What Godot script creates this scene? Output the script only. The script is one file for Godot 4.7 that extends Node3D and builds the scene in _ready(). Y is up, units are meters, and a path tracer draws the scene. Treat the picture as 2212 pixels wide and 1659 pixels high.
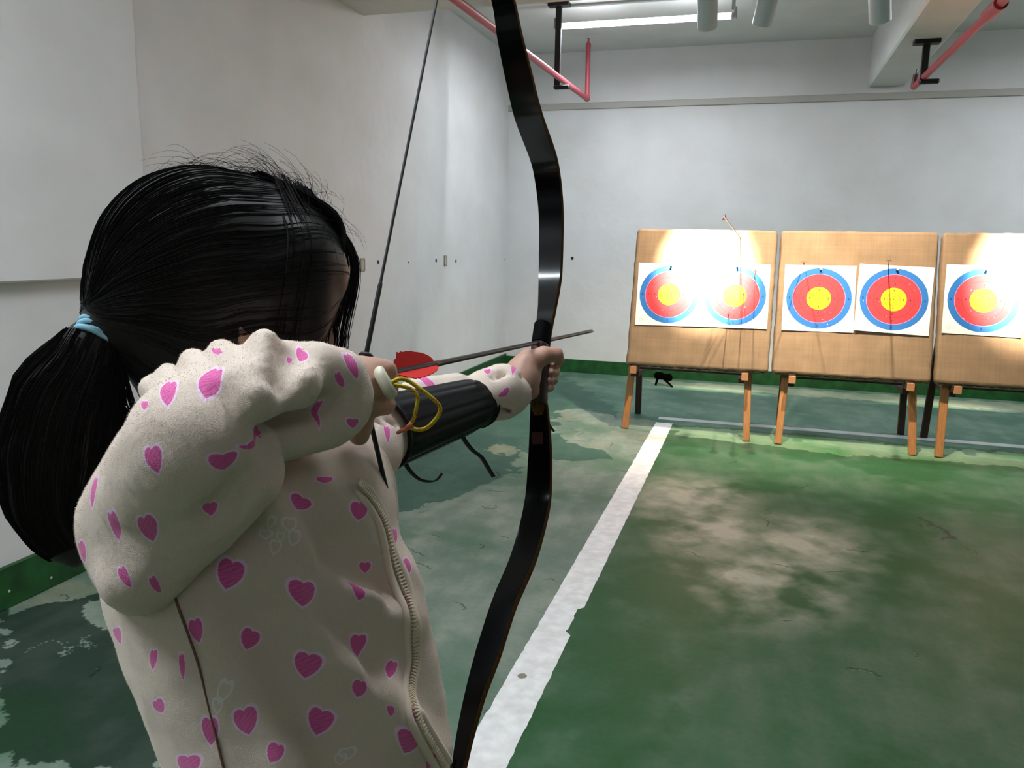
extends Node3D

# ---------------------------------------------------------------- geometry helpers

class Geo:
	var v := PackedVector3Array()
	var uv := PackedVector2Array()
	var ix := PackedInt32Array()
	var nm := PackedVector3Array()

	func vert(p: Vector3, t := Vector2.ZERO) -> int:
		v.append(p)
		uv.append(t)
		return v.size() - 1

	func tri(a: int, b: int, c: int) -> void:
		ix.append(a)
		ix.append(b)
		ix.append(c)

	func quad(a: int, b: int, c: int, d: int) -> void:
		tri(a, b, c)
		tri(a, c, d)

	func flat(a: Vector3, b: Vector3, c: Vector3, d: Vector3) -> void:
		quad(vert(a, Vector2(0, 0)), vert(b, Vector2(1, 0)), vert(c, Vector2(1, 1)), vert(d, Vector2(0, 1)))

	# an oriented box with chamfered edges; h: half sizes, b: axes
	func box(c: Vector3, h: Vector3, b := Basis.IDENTITY, e := 0.0) -> void:
		e = minf(e, minf(h.x, minf(h.y, h.z)) * 0.6)
		var first := ix.size()
		var ids := {}
		for face in 6:
			var ax := face / 2
			var s := 1.0 if face % 2 == 0 else -1.0
			var u := (ax + 1) % 3
			var w := (ax + 2) % 3
			for k in 4:
				var p := Vector3.ZERO
				p[ax] = s * h[ax]
				var su := 1.0 if k == 1 or k == 2 else -1.0
				var sw := 1.0 if k >= 2 else -1.0
				p[u] = su * (h[u] - e)
				p[w] = sw * (h[w] - e)
				ids[Vector4(face, su, sw, 0)] = vert(c + b * p, Vector2(p[u], p[w]))
			var q := [ids[Vector4(face, -1, -1, 0)], ids[Vector4(face, 1, -1, 0)], ids[Vector4(face, 1, 1, 0)], ids[Vector4(face, -1, 1, 0)]]
			if s > 0:
				quad(q[0], q[1], q[2], q[3])
			else:
				quad(q[3], q[2], q[1], q[0])
		if e > 0.0:
			for ax in 3:
				var u := (ax + 1) % 3
				var w := (ax + 2) % 3
				for su in [-1.0, 1.0]:
					for sw in [-1.0, 1.0]:
						var pts := []
						for sa in [-1.0, 1.0]:
							var p := Vector3.ZERO
							p[ax] = sa * (h[ax] - e)
							p[u] = su * h[u]
							p[w] = sw * (h[w] - e)
							var r := p
							r[u] = su * (h[u] - e)
							r[w] = sw * h[w]
							pts.append(p)
							pts.append(r)
						var o := Vector3.ZERO
						o[u] = su
						o[w] = sw
						var a: Vector3 = pts[0]
						var bb: Vector3 = pts[1]
						var d: Vector3 = pts[2]
						if (bb - a).cross(d - a).dot(o) > 0:
							quad(vert(c + b * pts[0]), vert(c + b * pts[1]), vert(c + b * pts[3]), vert(c + b * pts[2]))
						else:
							quad(vert(c + b * pts[0]), vert(c + b * pts[2]), vert(c + b * pts[3]), vert(c + b * pts[1]))
			for sx in [-1.0, 1.0]:
				for sy in [-1.0, 1.0]:
					for sz in [-1.0, 1.0]:
						var a := Vector3(sx * h.x, sy * (h.y - e), sz * (h.z - e))
						var bb := Vector3(sx * (h.x - e), sy * h.y, sz * (h.z - e))
						var d := Vector3(sx * (h.x - e), sy * (h.y - e), sz * h.z)
						if (bb - a).cross(d - a).dot(Vector3(sx, sy, sz)) > 0:
							tri(vert(c + b * a), vert(c + b * bb), vert(c + b * d))
						else:
							tri(vert(c + b * a), vert(c + b * d), vert(c + b * bb))

	# a swept tube with radii rr at points pp; flat: ratio of the second axis, up: direction of the first axis
	func tube(pp: PackedVector3Array, rr: PackedFloat32Array, sides := 8, ratio := 1.0, up := Vector3.ZERO, cap := true) -> void:
		var n := pp.size()
		var start := v.size()
		var x := Vector3.ZERO
		var along := 0.0
		var i0 := ix.size()
		for i in n:
			var t := (pp[mini(i + 1, n - 1)] - pp[maxi(i - 1, 0)]).normalized()
			if i == 0 or up != Vector3.ZERO:
				var g := up if up != Vector3.ZERO else (Vector3.UP if absf(t.y) < 0.9 else Vector3.RIGHT)
				x = (g - t * g.dot(t)).normalized()
			else:
				x = (x - t * x.dot(t)).normalized()
				along += pp[i].distance_to(pp[i - 1])
			var y := t.cross(x)
			var r := rr[mini(i, rr.size() - 1)]
			for k in sides + 1:
				var a := TAU * k / sides
				vert(pp[i] + x * cos(a) * r + y * sin(a) * r * ratio, Vector2(float(k) / sides, along))
		for i in n - 1:
			for k in sides:
				var a := start + i * (sides + 1) + k
				quad(a, a + 1, a + sides + 2, a + sides + 1)
		if cap:
			for e in 2:
				var base := start + (n - 1) * (sides + 1) * e
				var c := vert(pp[(n - 1) * e])
				for k in sides:
					var p := vert(v[base + k])
					var q := vert(v[base + k + 1])
					if e == 0:
						tri(c, q, p)
					else:
						tri(c, p, q)

	# rings of equal length joined by quads, ends capped
	func loft(rings: Array, closed := true, cap := true) -> void:
		var m: int = rings[0].size()
		var start := v.size()
		for i in rings.size():
			for k in m:
				vert(rings[i][k], Vector2(float(k) / m, float(i) / rings.size()))
		for i in rings.size() - 1:
			for k in (m if closed else m - 1):
				var a := start + i * m + k
				var b := start + i * m + (k + 1) % m
				quad(a, b, b + m, a + m)
		if cap:
			for e in 2:
				var c := Vector3.ZERO
				var ring: PackedVector3Array = rings[(rings.size() - 1) * e]
				for p in ring:
					c += p / m
				var ci := vert(c)
				for k in m:
					var p := vert(ring[k])
					var q := vert(ring[(k + 1) % m])
					if e == 0:
						tri(ci, q, p)
					else:
						tri(ci, p, q)

	# profile of (radius, height) turned about an axis
	func lathe(c: Vector3, axis: Vector3, prof: PackedVector2Array, sides := 20) -> void:
		var g := Vector3.UP if absf(axis.y) < 0.9 else Vector3.RIGHT
		var x := (g - axis * g.dot(axis)).normalized()
		var y := axis.cross(x)
		var start := v.size()
		for i in prof.size():
			for k in sides + 1:
				var a := TAU * k / sides
				vert(c + axis * prof[i].y + (x * cos(a) + y * sin(a)) * prof[i].x, Vector2(float(k) / sides, float(i) / prof.size()))
		for i in prof.size() - 1:
			for k in sides:
				var a := start + i * (sides + 1) + k
				quad(a, a + 1, a + sides + 2, a + sides + 1)

	func normals() -> void:
		nm.resize(v.size())
		nm.fill(Vector3.ZERO)
		for i in range(0, ix.size(), 3):
			var a := v[ix[i]]
			var n := (v[ix[i + 1]] - a).cross(v[ix[i + 2]] - a)
			nm[ix[i]] += n
			nm[ix[i + 1]] += n
			nm[ix[i + 2]] += n
		for i in nm.size():
			nm[i] = nm[i].normalized()

	func volume() -> float:
		var s := 0.0
		var c := Vector3.ZERO
		for p in v:
			c += p / v.size()
		for i in range(0, ix.size(), 3):
			s += (v[ix[i]] - c).dot((v[ix[i + 1]] - c).cross(v[ix[i + 2]] - c))
		return s

	func mesh(fix := true) -> ArrayMesh:
		if fix and volume() < 0:
			for i in range(0, ix.size(), 3):
				var t := ix[i]
				ix[i] = ix[i + 1]
				ix[i + 1] = t
		if nm.size() != v.size():
			normals()
		var rev := PackedInt32Array()
		rev.resize(ix.size())
		for i in range(0, ix.size(), 3):
			rev[i] = ix[i]
			rev[i + 1] = ix[i + 2]
			rev[i + 2] = ix[i + 1]
		var arr := []
		arr.resize(Mesh.ARRAY_MAX)
		arr[Mesh.ARRAY_VERTEX] = v
		arr[Mesh.ARRAY_NORMAL] = nm
		arr[Mesh.ARRAY_TEX_UV] = uv
		arr[Mesh.ARRAY_TEX_UV2] = uv
		arr[Mesh.ARRAY_INDEX] = rev
		var m := ArrayMesh.new()
		m.add_surface_from_arrays(Mesh.PRIMITIVE_TRIANGLES, arr)
		return m


# a body of tapered capsules joined smoothly, meshed as surface nets
class Field:
	var pa := PackedVector3Array()
	var ab := PackedVector3Array()
	var inv := PackedFloat32Array()
	var ra := PackedFloat32Array()
	var dr := PackedFloat32Array()
	var kk := PackedFloat32Array()
	var op := PackedInt32Array()
	var sn := PackedVector3Array()
	var sf := PackedFloat32Array()
	var live := PackedInt32Array()

	func put(a: Vector3, b: Vector3, r1: float, r2: float, k := 0.015, n := Vector3.ZERO, s := 1.0, o := 1) -> void:
		live.append(pa.size())
		pa.append(a)
		ab.append(b - a)
		inv.append(1.0 / maxf((b - a).length_squared(), 1e-9))
		ra.append(r1)
		dr.append(r2 - r1)
		kk.append(k)
		op.append(o)
		sn.append(n)
		sf.append(s)

	func cut(a: Vector3, b: Vector3, r1: float, r2: float, k := 0.01) -> void:
		put(a, b, r1, r2, k, Vector3.ZERO, 1.0, -1)

	func chain(pp: Array, rr: Array, k := 0.015) -> void:
		for i in pp.size() - 1:
			put(pp[i], pp[i + 1], rr[i], rr[i + 1], k)

	func at(p: Vector3) -> float:
		var d := 1000.0
		for i in live:
			var q := p - pa[i]
			if sf[i] != 1.0:
				q += sn[i] * (q.dot(sn[i]) * (sf[i] - 1.0))
			var s := ab[i]
			var h := clampf(q.dot(s) * inv[i], 0.0, 1.0)
			var e := (q - s * h).length() - ra[i] - dr[i] * h
			var k := kk[i]
			if op[i] > 0:
				var g := maxf(k - absf(d - e), 0.0)
				d = minf(d, e) - g * g * 0.25 / k
			else:
				var g := maxf(k - absf(d + e), 0.0)
				d = maxf(d, -e) + g * g * 0.25 / k
		return d

	func all() -> void:
		live = PackedInt32Array(range(pa.size()))

	func grad(p: Vector3) -> Vector3:
		var e := 0.0008
		var d := at(p)
		return Vector3(at(p + Vector3(e, 0, 0)) - d, at(p + Vector3(0, e, 0)) - d, at(p + Vector3(0, 0, e)) - d).normalized()

	# first point on the surface along a ray; returns the far end if there is none
	func march(from: Vector3, dir: Vector3, most := 2.0) -> Vector3:
		var t := 0.05
		for i in 160:
			var d := at(from + dir * t)
			if d < 0.0004:
				break
			t += maxf(d * 0.7, 0.0003)
			if t > most:
				break
		return from + dir * t

	# moved onto the surface plus lift
	func onto(p: Vector3, lift := 0.0, steps := 4) -> Vector3:
		for i in steps:
			p -= grad(p) * (at(p) - lift)
		return p

	func surface(geo: Geo, cell: float, slack := 1.0) -> void:
		all()
		var lo := Vector3(1e9, 1e9, 1e9)
		var hi := -lo
		for i in pa.size():
			if op[i] > 0:
				var r := maxf(ra[i], ra[i] + dr[i]) + cell * 2
				for q: Vector3 in [pa[i], pa[i] + ab[i]]:
					lo = lo.min(q - Vector3(r, r, r))
					hi = hi.max(q + Vector3(r, r, r))
		var N := 8
		var bs := cell * N
		var nb := Vector3i(((hi - lo) / bs).ceil())
		var nx := nb.x * N + 2
		var nxy := nx * (nb.y * N + 2)
		var ids := {}
		var edges := PackedInt32Array()
		var vals := PackedFloat32Array()
		var m := N + 1
		vals.resize(m * m * m)
		var corner := PackedInt32Array([0, 1, m, m + 1, m * m, m * m + 1, m * m + m, m * m + m + 1])
		var cpos := [Vector3(0, 0, 0), Vector3(1, 0, 0), Vector3(0, 1, 0), Vector3(1, 1, 0), Vector3(0, 0, 1), Vector3(1, 0, 1), Vector3(0, 1, 1), Vector3(1, 1, 1)]
		var pairs := PackedInt32Array([0, 1, 2, 3, 4, 5, 6, 7, 0, 2, 1, 3, 4, 6, 5, 7, 0, 4, 1, 5, 2, 6, 3, 7])
		var whole := live.duplicate()
		var half := bs * 0.87
		for bz in nb.z:
			for by in nb.y:
				for bx in nb.x:
					var o := lo + Vector3(bx, by, bz) * bs
					var c := o + Vector3(bs, bs, bs) * 0.5
					live = whole
					if absf(at(c)) > half * slack + 0.004:
						continue
					live = PackedInt32Array()
					for i in whole:
						var q := c - pa[i]
						var h := clampf(q.dot(ab[i]) * inv[i], 0.0, 1.0)
						if (q - ab[i] * h).length() - ra[i] - dr[i] * h < half + kk[i] + 0.01:
							live.append(i)
					var idx := 0
					for z in m:
						for y in m:
							for x in m:
								vals[idx] = at(o + Vector3(x, y, z) * cell)
								idx += 1
					for z in N:
						for y in N:
							for x in N:
								var b := x + y * m + z * m * m
								var mask := 0
								for k in 8:
									if vals[b + corner[k]] < 0.0:
										mask |= 1 << k
								if mask == 0 or mask == 255:
									continue
								var sum := Vector3.ZERO
								var cnt := 0
								for e in 12:
									var i := pairs[e * 2]
									var j := pairs[e * 2 + 1]
									if ((mask >> i) & 1) != ((mask >> j) & 1):
										var fi := vals[b + corner[i]]
										var fj := vals[b + corner[j]]
										sum += cpos[i].lerp(cpos[j], fi / (fi - fj))
										cnt += 1
								var key := (bx * N + x + 1) + (by * N + y + 1) * nx + (bz * N + z + 1) * nxy
								ids[key] = geo.vert(o + (Vector3(x, y, z) + sum / cnt) * cell)
								var s0 := mask & 1
								if s0 != ((mask >> 1) & 1):
									edges.append_array(PackedInt32Array([key, nx, nxy, s0]))
								if s0 != ((mask >> 2) & 1):
									edges.append_array(PackedInt32Array([key, nxy, 1, s0]))
								if s0 != ((mask >> 4) & 1):
									edges.append_array(PackedInt32Array([key, 1, nx, s0]))
		live = whole
		for i in range(0, edges.size(), 4):
			var k := edges[i]
			var u := edges[i + 1]
			var w := edges[i + 2]
			if ids.has(k - u) and ids.has(k - w) and ids.has(k - u - w):
				if edges[i + 3] == 1:
					geo.quad(ids[k - u - w], ids[k - w], ids[k], ids[k - u])
				else:
					geo.quad(ids[k - u - w], ids[k - u], ids[k], ids[k - w])


# ---------------------------------------------------------------- scene helpers

var taken := {}
var rng := RandomNumberGenerator.new()

func numbered(called: String) -> String:
	var n: int = taken.get(called, 0)
	taken[called] = n + 1
	return called if n == 0 else "%s_%03d" % [called, n]

func thing(called: String, label: String, category: String, at: Vector3, group := "") -> Node3D:
	var o := Node3D.new()
	o.name = numbered(called)
	add_child(o)
	o.position = at
	o.set_meta("label", label)
	o.set_meta("category", category)
	if group:
		o.set_meta("group", group)
	return o

# a part of a thing; the geometry is given in world coordinates
func part(called: String, g, m: Material, parent: Node3D, label := "") -> MeshInstance3D:
	var o := MeshInstance3D.new()
	o.name = called
	o.mesh = g.mesh() if g is Geo else g
	o.material_override = m
	parent.add_child(o, true)
	if parent is MeshInstance3D:
		o.position = Vector3.ZERO
	else:
		o.position = -parent.position
	if label:
		o.set_meta("label", label)
	return o

func lone(called: String, g, m: Material, label := "", category := "", group := "") -> MeshInstance3D:
	var o := MeshInstance3D.new()
	o.name = numbered(called)
	o.mesh = g.mesh() if g is Geo else g
	o.material_override = m
	add_child(o)
	if label:
		o.set_meta("label", label)
	if category:
		o.set_meta("category", category)
	if group:
		o.set_meta("group", group)
	return o

func struct(called: String, g, m: Material, label := "") -> MeshInstance3D:
	var o := lone(called, g, m, label)
	o.set_meta("kind", "structure")
	return o

func mat(c: Color, rough := 0.8, metal := 0.0) -> StandardMaterial3D:
	var m := StandardMaterial3D.new()
	m.albedo_color = c
	m.roughness = rough
	m.metallic = metal
	return m

func noise_tex(freq: float, lo: Color, hi: Color, size := 512, oct := 4, seed_ := 1, bump := false) -> NoiseTexture2D:
	var n := FastNoiseLite.new()
	n.noise_type = FastNoiseLite.TYPE_SIMPLEX_SMOOTH
	n.frequency = freq
	n.fractal_octaves = oct
	n.seed = seed_
	var t := NoiseTexture2D.new()
	t.width = size
	t.height = size
	t.seamless = true
	t.noise = n
	if bump:
		t.as_normal_map = true
		t.bump_strength = 6.0
	else:
		var r := Gradient.new()
		r.set_color(0, lo)
		r.set_color(1, hi)
		t.color_ramp = r
	return t

func triplanar(m: StandardMaterial3D, scale: float, world := true) -> StandardMaterial3D:
	m.uv1_triplanar = true
	m.uv1_world_triplanar = world
	m.uv1_scale = Vector3(scale, scale, scale)
	return m

func spline(pp: Array, per := 6) -> PackedVector3Array:
	var out := PackedVector3Array()
	for i in pp.size() - 1:
		var a: Vector3 = pp[maxi(i - 1, 0)]
		var b: Vector3 = pp[i]
		var c: Vector3 = pp[i + 1]
		var d: Vector3 = pp[mini(i + 2, pp.size() - 1)]
		for k in per:
			out.append(b.cubic_interpolate(c, a, d, float(k) / per))
	out.append(pp[-1])
	return out

func radii(r0: float, r1: float, n: int) -> PackedFloat32Array:
	var out := PackedFloat32Array()
	for i in n:
		out.append(lerpf(r0, r1, float(i) / maxi(n - 1, 1)))
	return out

const EYE := Vector3(0, 1.2, 0)
const LAMP_FAR := 4.0
const LAMP_KEY := 3.0
const LAMP_ADDED_LEFT := 4.0
const LAMP_SIDE := 4.4
const LAMP_ADDED_FILL := 0.5

# ---------------------------------------------------------------- scene

func _ready() -> void:
	rng.seed = 7
	var cam := Camera3D.new()
	cam.name = "camera"
	cam.fov = 51.493
	cam.near = 0.05
	cam.transform = Transform3D(Basis(Vector3(0.9561162, 0.0171178, -0.2924872), Vector3(-0.0678024, 0.9841200, -0.1640448), Vector3(0.2850344, 0.1766772, 0.9420937)).orthonormalized(), EYE)
	add_child(cam)
	cam.current = true
	var env := Environment.new()
	env.background_mode = Environment.BG_COLOR
	env.background_color = Color(0.02, 0.02, 0.02)
	env.tonemap_mode = Environment.TONE_MAPPER_LINEAR
	env.tonemap_exposure = 1.0
	env.sdfgi_enabled = true
	env.ssao_enabled = true
	env.ssil_enabled = true
	var we := WorldEnvironment.new()
	we.name = "environment"
	we.environment = env
	add_child(we)
	room()
	lights()
	pipes()
	for i in 3:
		target(i)
	loose_things()
	build_bow()
	person()


# ---------------------------------------------------------------- the room

var m_wall: StandardMaterial3D
var m_skirt: StandardMaterial3D

func slab(lo: Vector3, hi: Vector3, e := 0.0) -> Geo:
	var g := Geo.new()
	g.box((lo + hi) * 0.5, (hi - lo) * 0.5, Basis.IDENTITY, e)
	return g

func noise_bytes(w: int, h: int, freq: float, oct: int, seed_: int, kind := FastNoiseLite.TYPE_SIMPLEX_SMOOTH) -> PackedByteArray:
	var n := FastNoiseLite.new()
	n.noise_type = kind
	n.frequency = freq
	n.fractal_octaves = oct
	n.seed = seed_
	return n.get_image(w, h, false, false, true).get_data()

const FX0 := -2.3
const FZ0 := -7.3
const FW := 5.5
const FD := 6.4

# marks a polygon of floor points in a byte map
func mark(ids: PackedByteArray, w: int, h: int, pts: Array, id: int) -> void:
	var poly := PackedVector2Array()
	var lo := 1e9
	var hi := -1e9
	for p: Vector3 in pts:
		var q := Vector2((p.x - FX0) / FW * w, (p.z - FZ0) / FD * h)
		poly.append(q)
		lo = minf(lo, q.y)
		hi = maxf(hi, q.y)
	for y in range(maxi(0, int(lo)), mini(h, int(hi) + 1)):
		var xs := []
		for i in poly.size():
			var a := poly[i]
			var b := poly[(i + 1) % poly.size()]
			if (a.y <= y) != (b.y <= y):
				xs.append(a.x + (y - a.y) / (b.y - a.y) * (b.x - a.x))
		xs.sort()
		for k in range(0, xs.size() - 1, 2):
			for x in range(clampi(int(xs[k]), 0, w), clampi(int(xs[k + 1]), 0, w)):
				ids[y * w + x] = id

func floor_texture() -> ImageTexture:
	var w := 1100
	var h := 1280
	var ids := PackedByteArray()
	ids.resize(w * h)
	# older paint coats and bare patches
	mark(ids, w, h, [Vector3(-2.4, 0, -0.5), Vector3(-2.4, 0, -7.4), Vector3(-0.59, 0, -7.4), Vector3(-0.59, 0, -0.5)], 1)
	mark(ids, w, h, [Vector3(-2.4, 0, -7.4), Vector3(3.4, 0, -7.4), Vector3(3.4, 0, -5.36), Vector3(-0.53, 0, -5.36), Vector3(-0.75, 0, -5.3), Vector3(-0.9, 0, -5.5), Vector3(-2.4, 0, -5.9)], 2)
	mark(ids, w, h, [Vector3(-1.4688, 0, -3.0291), Vector3(-1.41, 0, -3.2215), Vector3(-1.2915, 0, -3.3854), Vector3(-1.2384, 0, -3.6134), Vector3(-1.1348, 0, -3.9665), Vector3(-1.2181, 0, -4.1317), Vector3(-1.2329, 0, -4.2738), Vector3(-1.0399, 0, -4.2713), Vector3(-0.973, 0, -4.1626), Vector3(-0.7211, 0, -4.3177), Vector3(-0.7282, 0, -4.4638), Vector3(-0.9548, 0, -4.5597), Vector3(-1.1711, 0, -4.855), Vector3(-1.1962, 0, -5.0852), Vector3(-1.3454, 0, -5.4202), Vector3(-1.2181, 0, -5.6083), Vector3(-1.0805, 0, -5.6104), Vector3(-0.8535, 0, -5.3705), Vector3(-0.9355, 0, -5.756), Vector3(-1.7671, 0, -7.2583), Vector3(-2.5747, 0, -6.9147), Vector3(-2.4045, 0, -3.6085)], 3)
	mark(ids, w, h, [Vector3(-1.2773, 0, -5.2834), Vector3(-1.2863, 0, -5.5289), Vector3(-1.156, 0, -5.331), Vector3(-1.154, 0, -5.2067)], 4)
	mark(ids, w, h, [Vector3(-0.9077, 0, -4.5776), Vector3(-0.832, 0, -4.6538), Vector3(-0.7893, 0, -4.5758), Vector3(-0.8719, 0, -4.4988)], 4)
	mark(ids, w, h, [Vector3(-1.4641, 0, -4.3318), Vector3(-1.3909, 0, -4.4177), Vector3(-1.2542, 0, -4.2986), Vector3(-1.3239, 0, -4.1646)], 4)
	mark(ids, w, h, [Vector3(-2.2583, 0, -1.882), Vector3(-2.2716, 0, -2.0223), Vector3(-2.1734, 0, -2.0848), Vector3(-2.1234, 0, -2.0342), Vector3(-2.1451, 0, -1.9212)], 4)
	mark(ids, w, h, [Vector3(-2.2504, 0, -1.8072), Vector3(-2.2293, 0, -1.8563), Vector3(-2.138, 0, -1.9236), Vector3(-2.0917, 0, -2.0219), Vector3(-1.819, 0, -1.8152), Vector3(-1.9902, 0, -1.5834)], 8)
	mark(ids, w, h, [Vector3(-0.9, 0, -7.08), Vector3(3.3, 0, -7.1), Vector3(3.3, 0, -6.72), Vector3(-0.6, 0, -6.8)], 5)
	mark(ids, w, h, [Vector3(-0.8, 0, -5.42), Vector3(-0.8, 0, -5.28), Vector3(-0.6, 0, -5.28), Vector3(-0.6, 0, -5.42)], 5)
	mark(ids, w, h, [Vector3(-0.475, 0, -5.3), Vector3(3.4, 0, -5.3), Vector3(3.4, 0, -4.85), Vector3(1.2, 0, -4.95), Vector3(0.6, 0, -4.9), Vector3(-0.475, 0, -5.05)], 6)
	mark(ids, w, h, [Vector3(-1.9902, 0, -1.5834), Vector3(-1.895, 0, -1.6994), Vector3(-1.8036, 0, -1.8361), Vector3(-1.354, 0, -1.6112), Vector3(-1.1554, 0, -1.3608), Vector3(-1.5712, 0, -1.2228)], 8)
	mark(ids, w, h, [Vector3(0.8613, 0, -3.5544), Vector3(0.7521, 0, -3.8134), Vector3(0.777, 0, -3.8484), Vector3(0.8838, 0, -3.5957)], 7)
	var base := [Color(0.050, 0.115, 0.056), Color(0.159, 0.208, 0.166), Color(0.087, 0.158, 0.121), Color(0.054, 0.110, 0.083), Color(0.203, 0.224, 0.162), Color(0.189, 0.230, 0.176), Color(0.160, 0.253, 0.151), Color(0.041, 0.061, 0.039), Color(0.026, 0.045, 0.032)]
	var worn := [Color(0.085, 0.140, 0.085), Color(0.249, 0.283, 0.234), Color(0.131, 0.204, 0.162), Color(0.073, 0.136, 0.105), Color(0.244, 0.258, 0.192), Color(0.242, 0.283, 0.218), Color(0.209, 0.294, 0.180), Color(0.058, 0.082, 0.048), Color(0.045, 0.065, 0.050)]
	var deep := [Color(0.026, 0.088, 0.030), Color(0.091, 0.162, 0.107), Color(0.053, 0.123, 0.090), Color(0.044, 0.094, 0.075), Color(0.139, 0.177, 0.120), Color(0.135, 0.195, 0.140), Color(0.070, 0.196, 0.072), Color(0.029, 0.048, 0.030), Color(0.018, 0.045, 0.022)]
	var n1 := noise_bytes(w, h, 0.006, 4, 3)
	var n2 := noise_bytes(w, h, 0.025, 5, 5)
	var n3 := noise_bytes(w, h / 4 + 1, 0.03, 4, 9)
	var n4 := noise_bytes(w, h, 0.2, 2, 12)
	var bytes := PackedByteArray()
	bytes.resize(w * h * 3)
	var bare := [Vector3(-0.0863, 0, -3.3305), Vector3(0.2459, 0, -3.3093), Vector3(0.0827, 0, -2.9136), Vector3(-0.2583, 0, -3.7609)]  # worn spots that also carry painted-in light reflected from the targets
	var bare_shine_r := [0.34, 0.36, 0.4, 0.4]
	for y in h:
		var z := FZ0 + FD * y / h
		for x in w:
			var i := y * w + x
			var wx := clampi(x + (n2[i] - 128) / 7 + (n4[i] - 128) / 40, 0, w - 1)
			var wy := clampi(y + (n2[(i + 40000) % (w * h)] - 128) / 9, 0, h - 1)
			var id := ids[wy * w + wx]
			if id == 1 and FX0 + FW * x / w > -0.53:
				id = 0
			elif id == 0 and FX0 + FW * x / w < -0.53:
				id = 1
			var streak := n3[(y / 4) * w + x] / 255.0
			var t := n1[i] / 255.0
			var f := n2[i] / 255.0
			var u := clampf((f * 0.55 + streak * 0.6 + t * 0.5 - 0.72) * 2.2, 0.0, 1.0)
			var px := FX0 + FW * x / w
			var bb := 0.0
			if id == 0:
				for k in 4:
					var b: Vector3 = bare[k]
					var q := Vector2(px - b.x, (z - b.z) * 0.8).length() / float(bare_shine_r[k])
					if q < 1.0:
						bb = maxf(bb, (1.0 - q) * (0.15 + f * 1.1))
			var c: Color = base[id]
			c = c.lerp(worn[id], u)
			c = c.lerp(Color(0.52, 0.48, 0.38), clampf(bb * 1.0, 0.0, 0.75))  # bare floor tone, brightened to include the shine on the floor
			c = c.lerp(deep[id], clampf((0.50 - t) * 3.0 + (0.5 - f), 0.0, 0.85))
			c = c * (0.93 + n4[i] / 255.0 * 0.14)
			c = c.linear_to_srgb()
			bytes[i * 3] = clampi(int(c.r * 255), 0, 255)
			bytes[i * 3 + 1] = clampi(int(c.g * 255), 0, 255)
			bytes[i * 3 + 2] = clampi(int(c.b * 255), 0, 255)
	var im := Image.create_from_data(w, h, false, Image.FORMAT_RGB8, bytes)
	var r := RandomNumberGenerator.new()
	r.seed = 77
	for n in 90:
		var p := Vector2(r.randf_range(-2.2, -0.6), r.randf_range(-5.3, -1.6))
		if n > 70:
			p = Vector2(r.randf_range(-0.45, 1.6), r.randf_range(-4.8, -2.0))
		var dir := Vector2(r.randf_range(0.5, 1.0), r.randf_range(-0.35, 0.35)).normalized()
		for k in r.randi_range(8, 26):
			p += dir * 0.005
			dir = dir.rotated(r.randf_range(-0.5, 0.5))
			var x := int((p.x - FX0) / FW * w)
			var y := int((p.y - FZ0) / FD * h)
			if x > 0 and y > 0 and x < w and y < h - 1:
				im.set_pixel(x, y, im.get_pixel(x, y) * 0.55)
				if r.randf() < 0.5:
					im.set_pixel(x, y + 1, im.get_pixel(x, y + 1).lerp(Color(0.62, 0.58, 0.52), 0.5))
	return ImageTexture.create_from_image(im)

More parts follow.
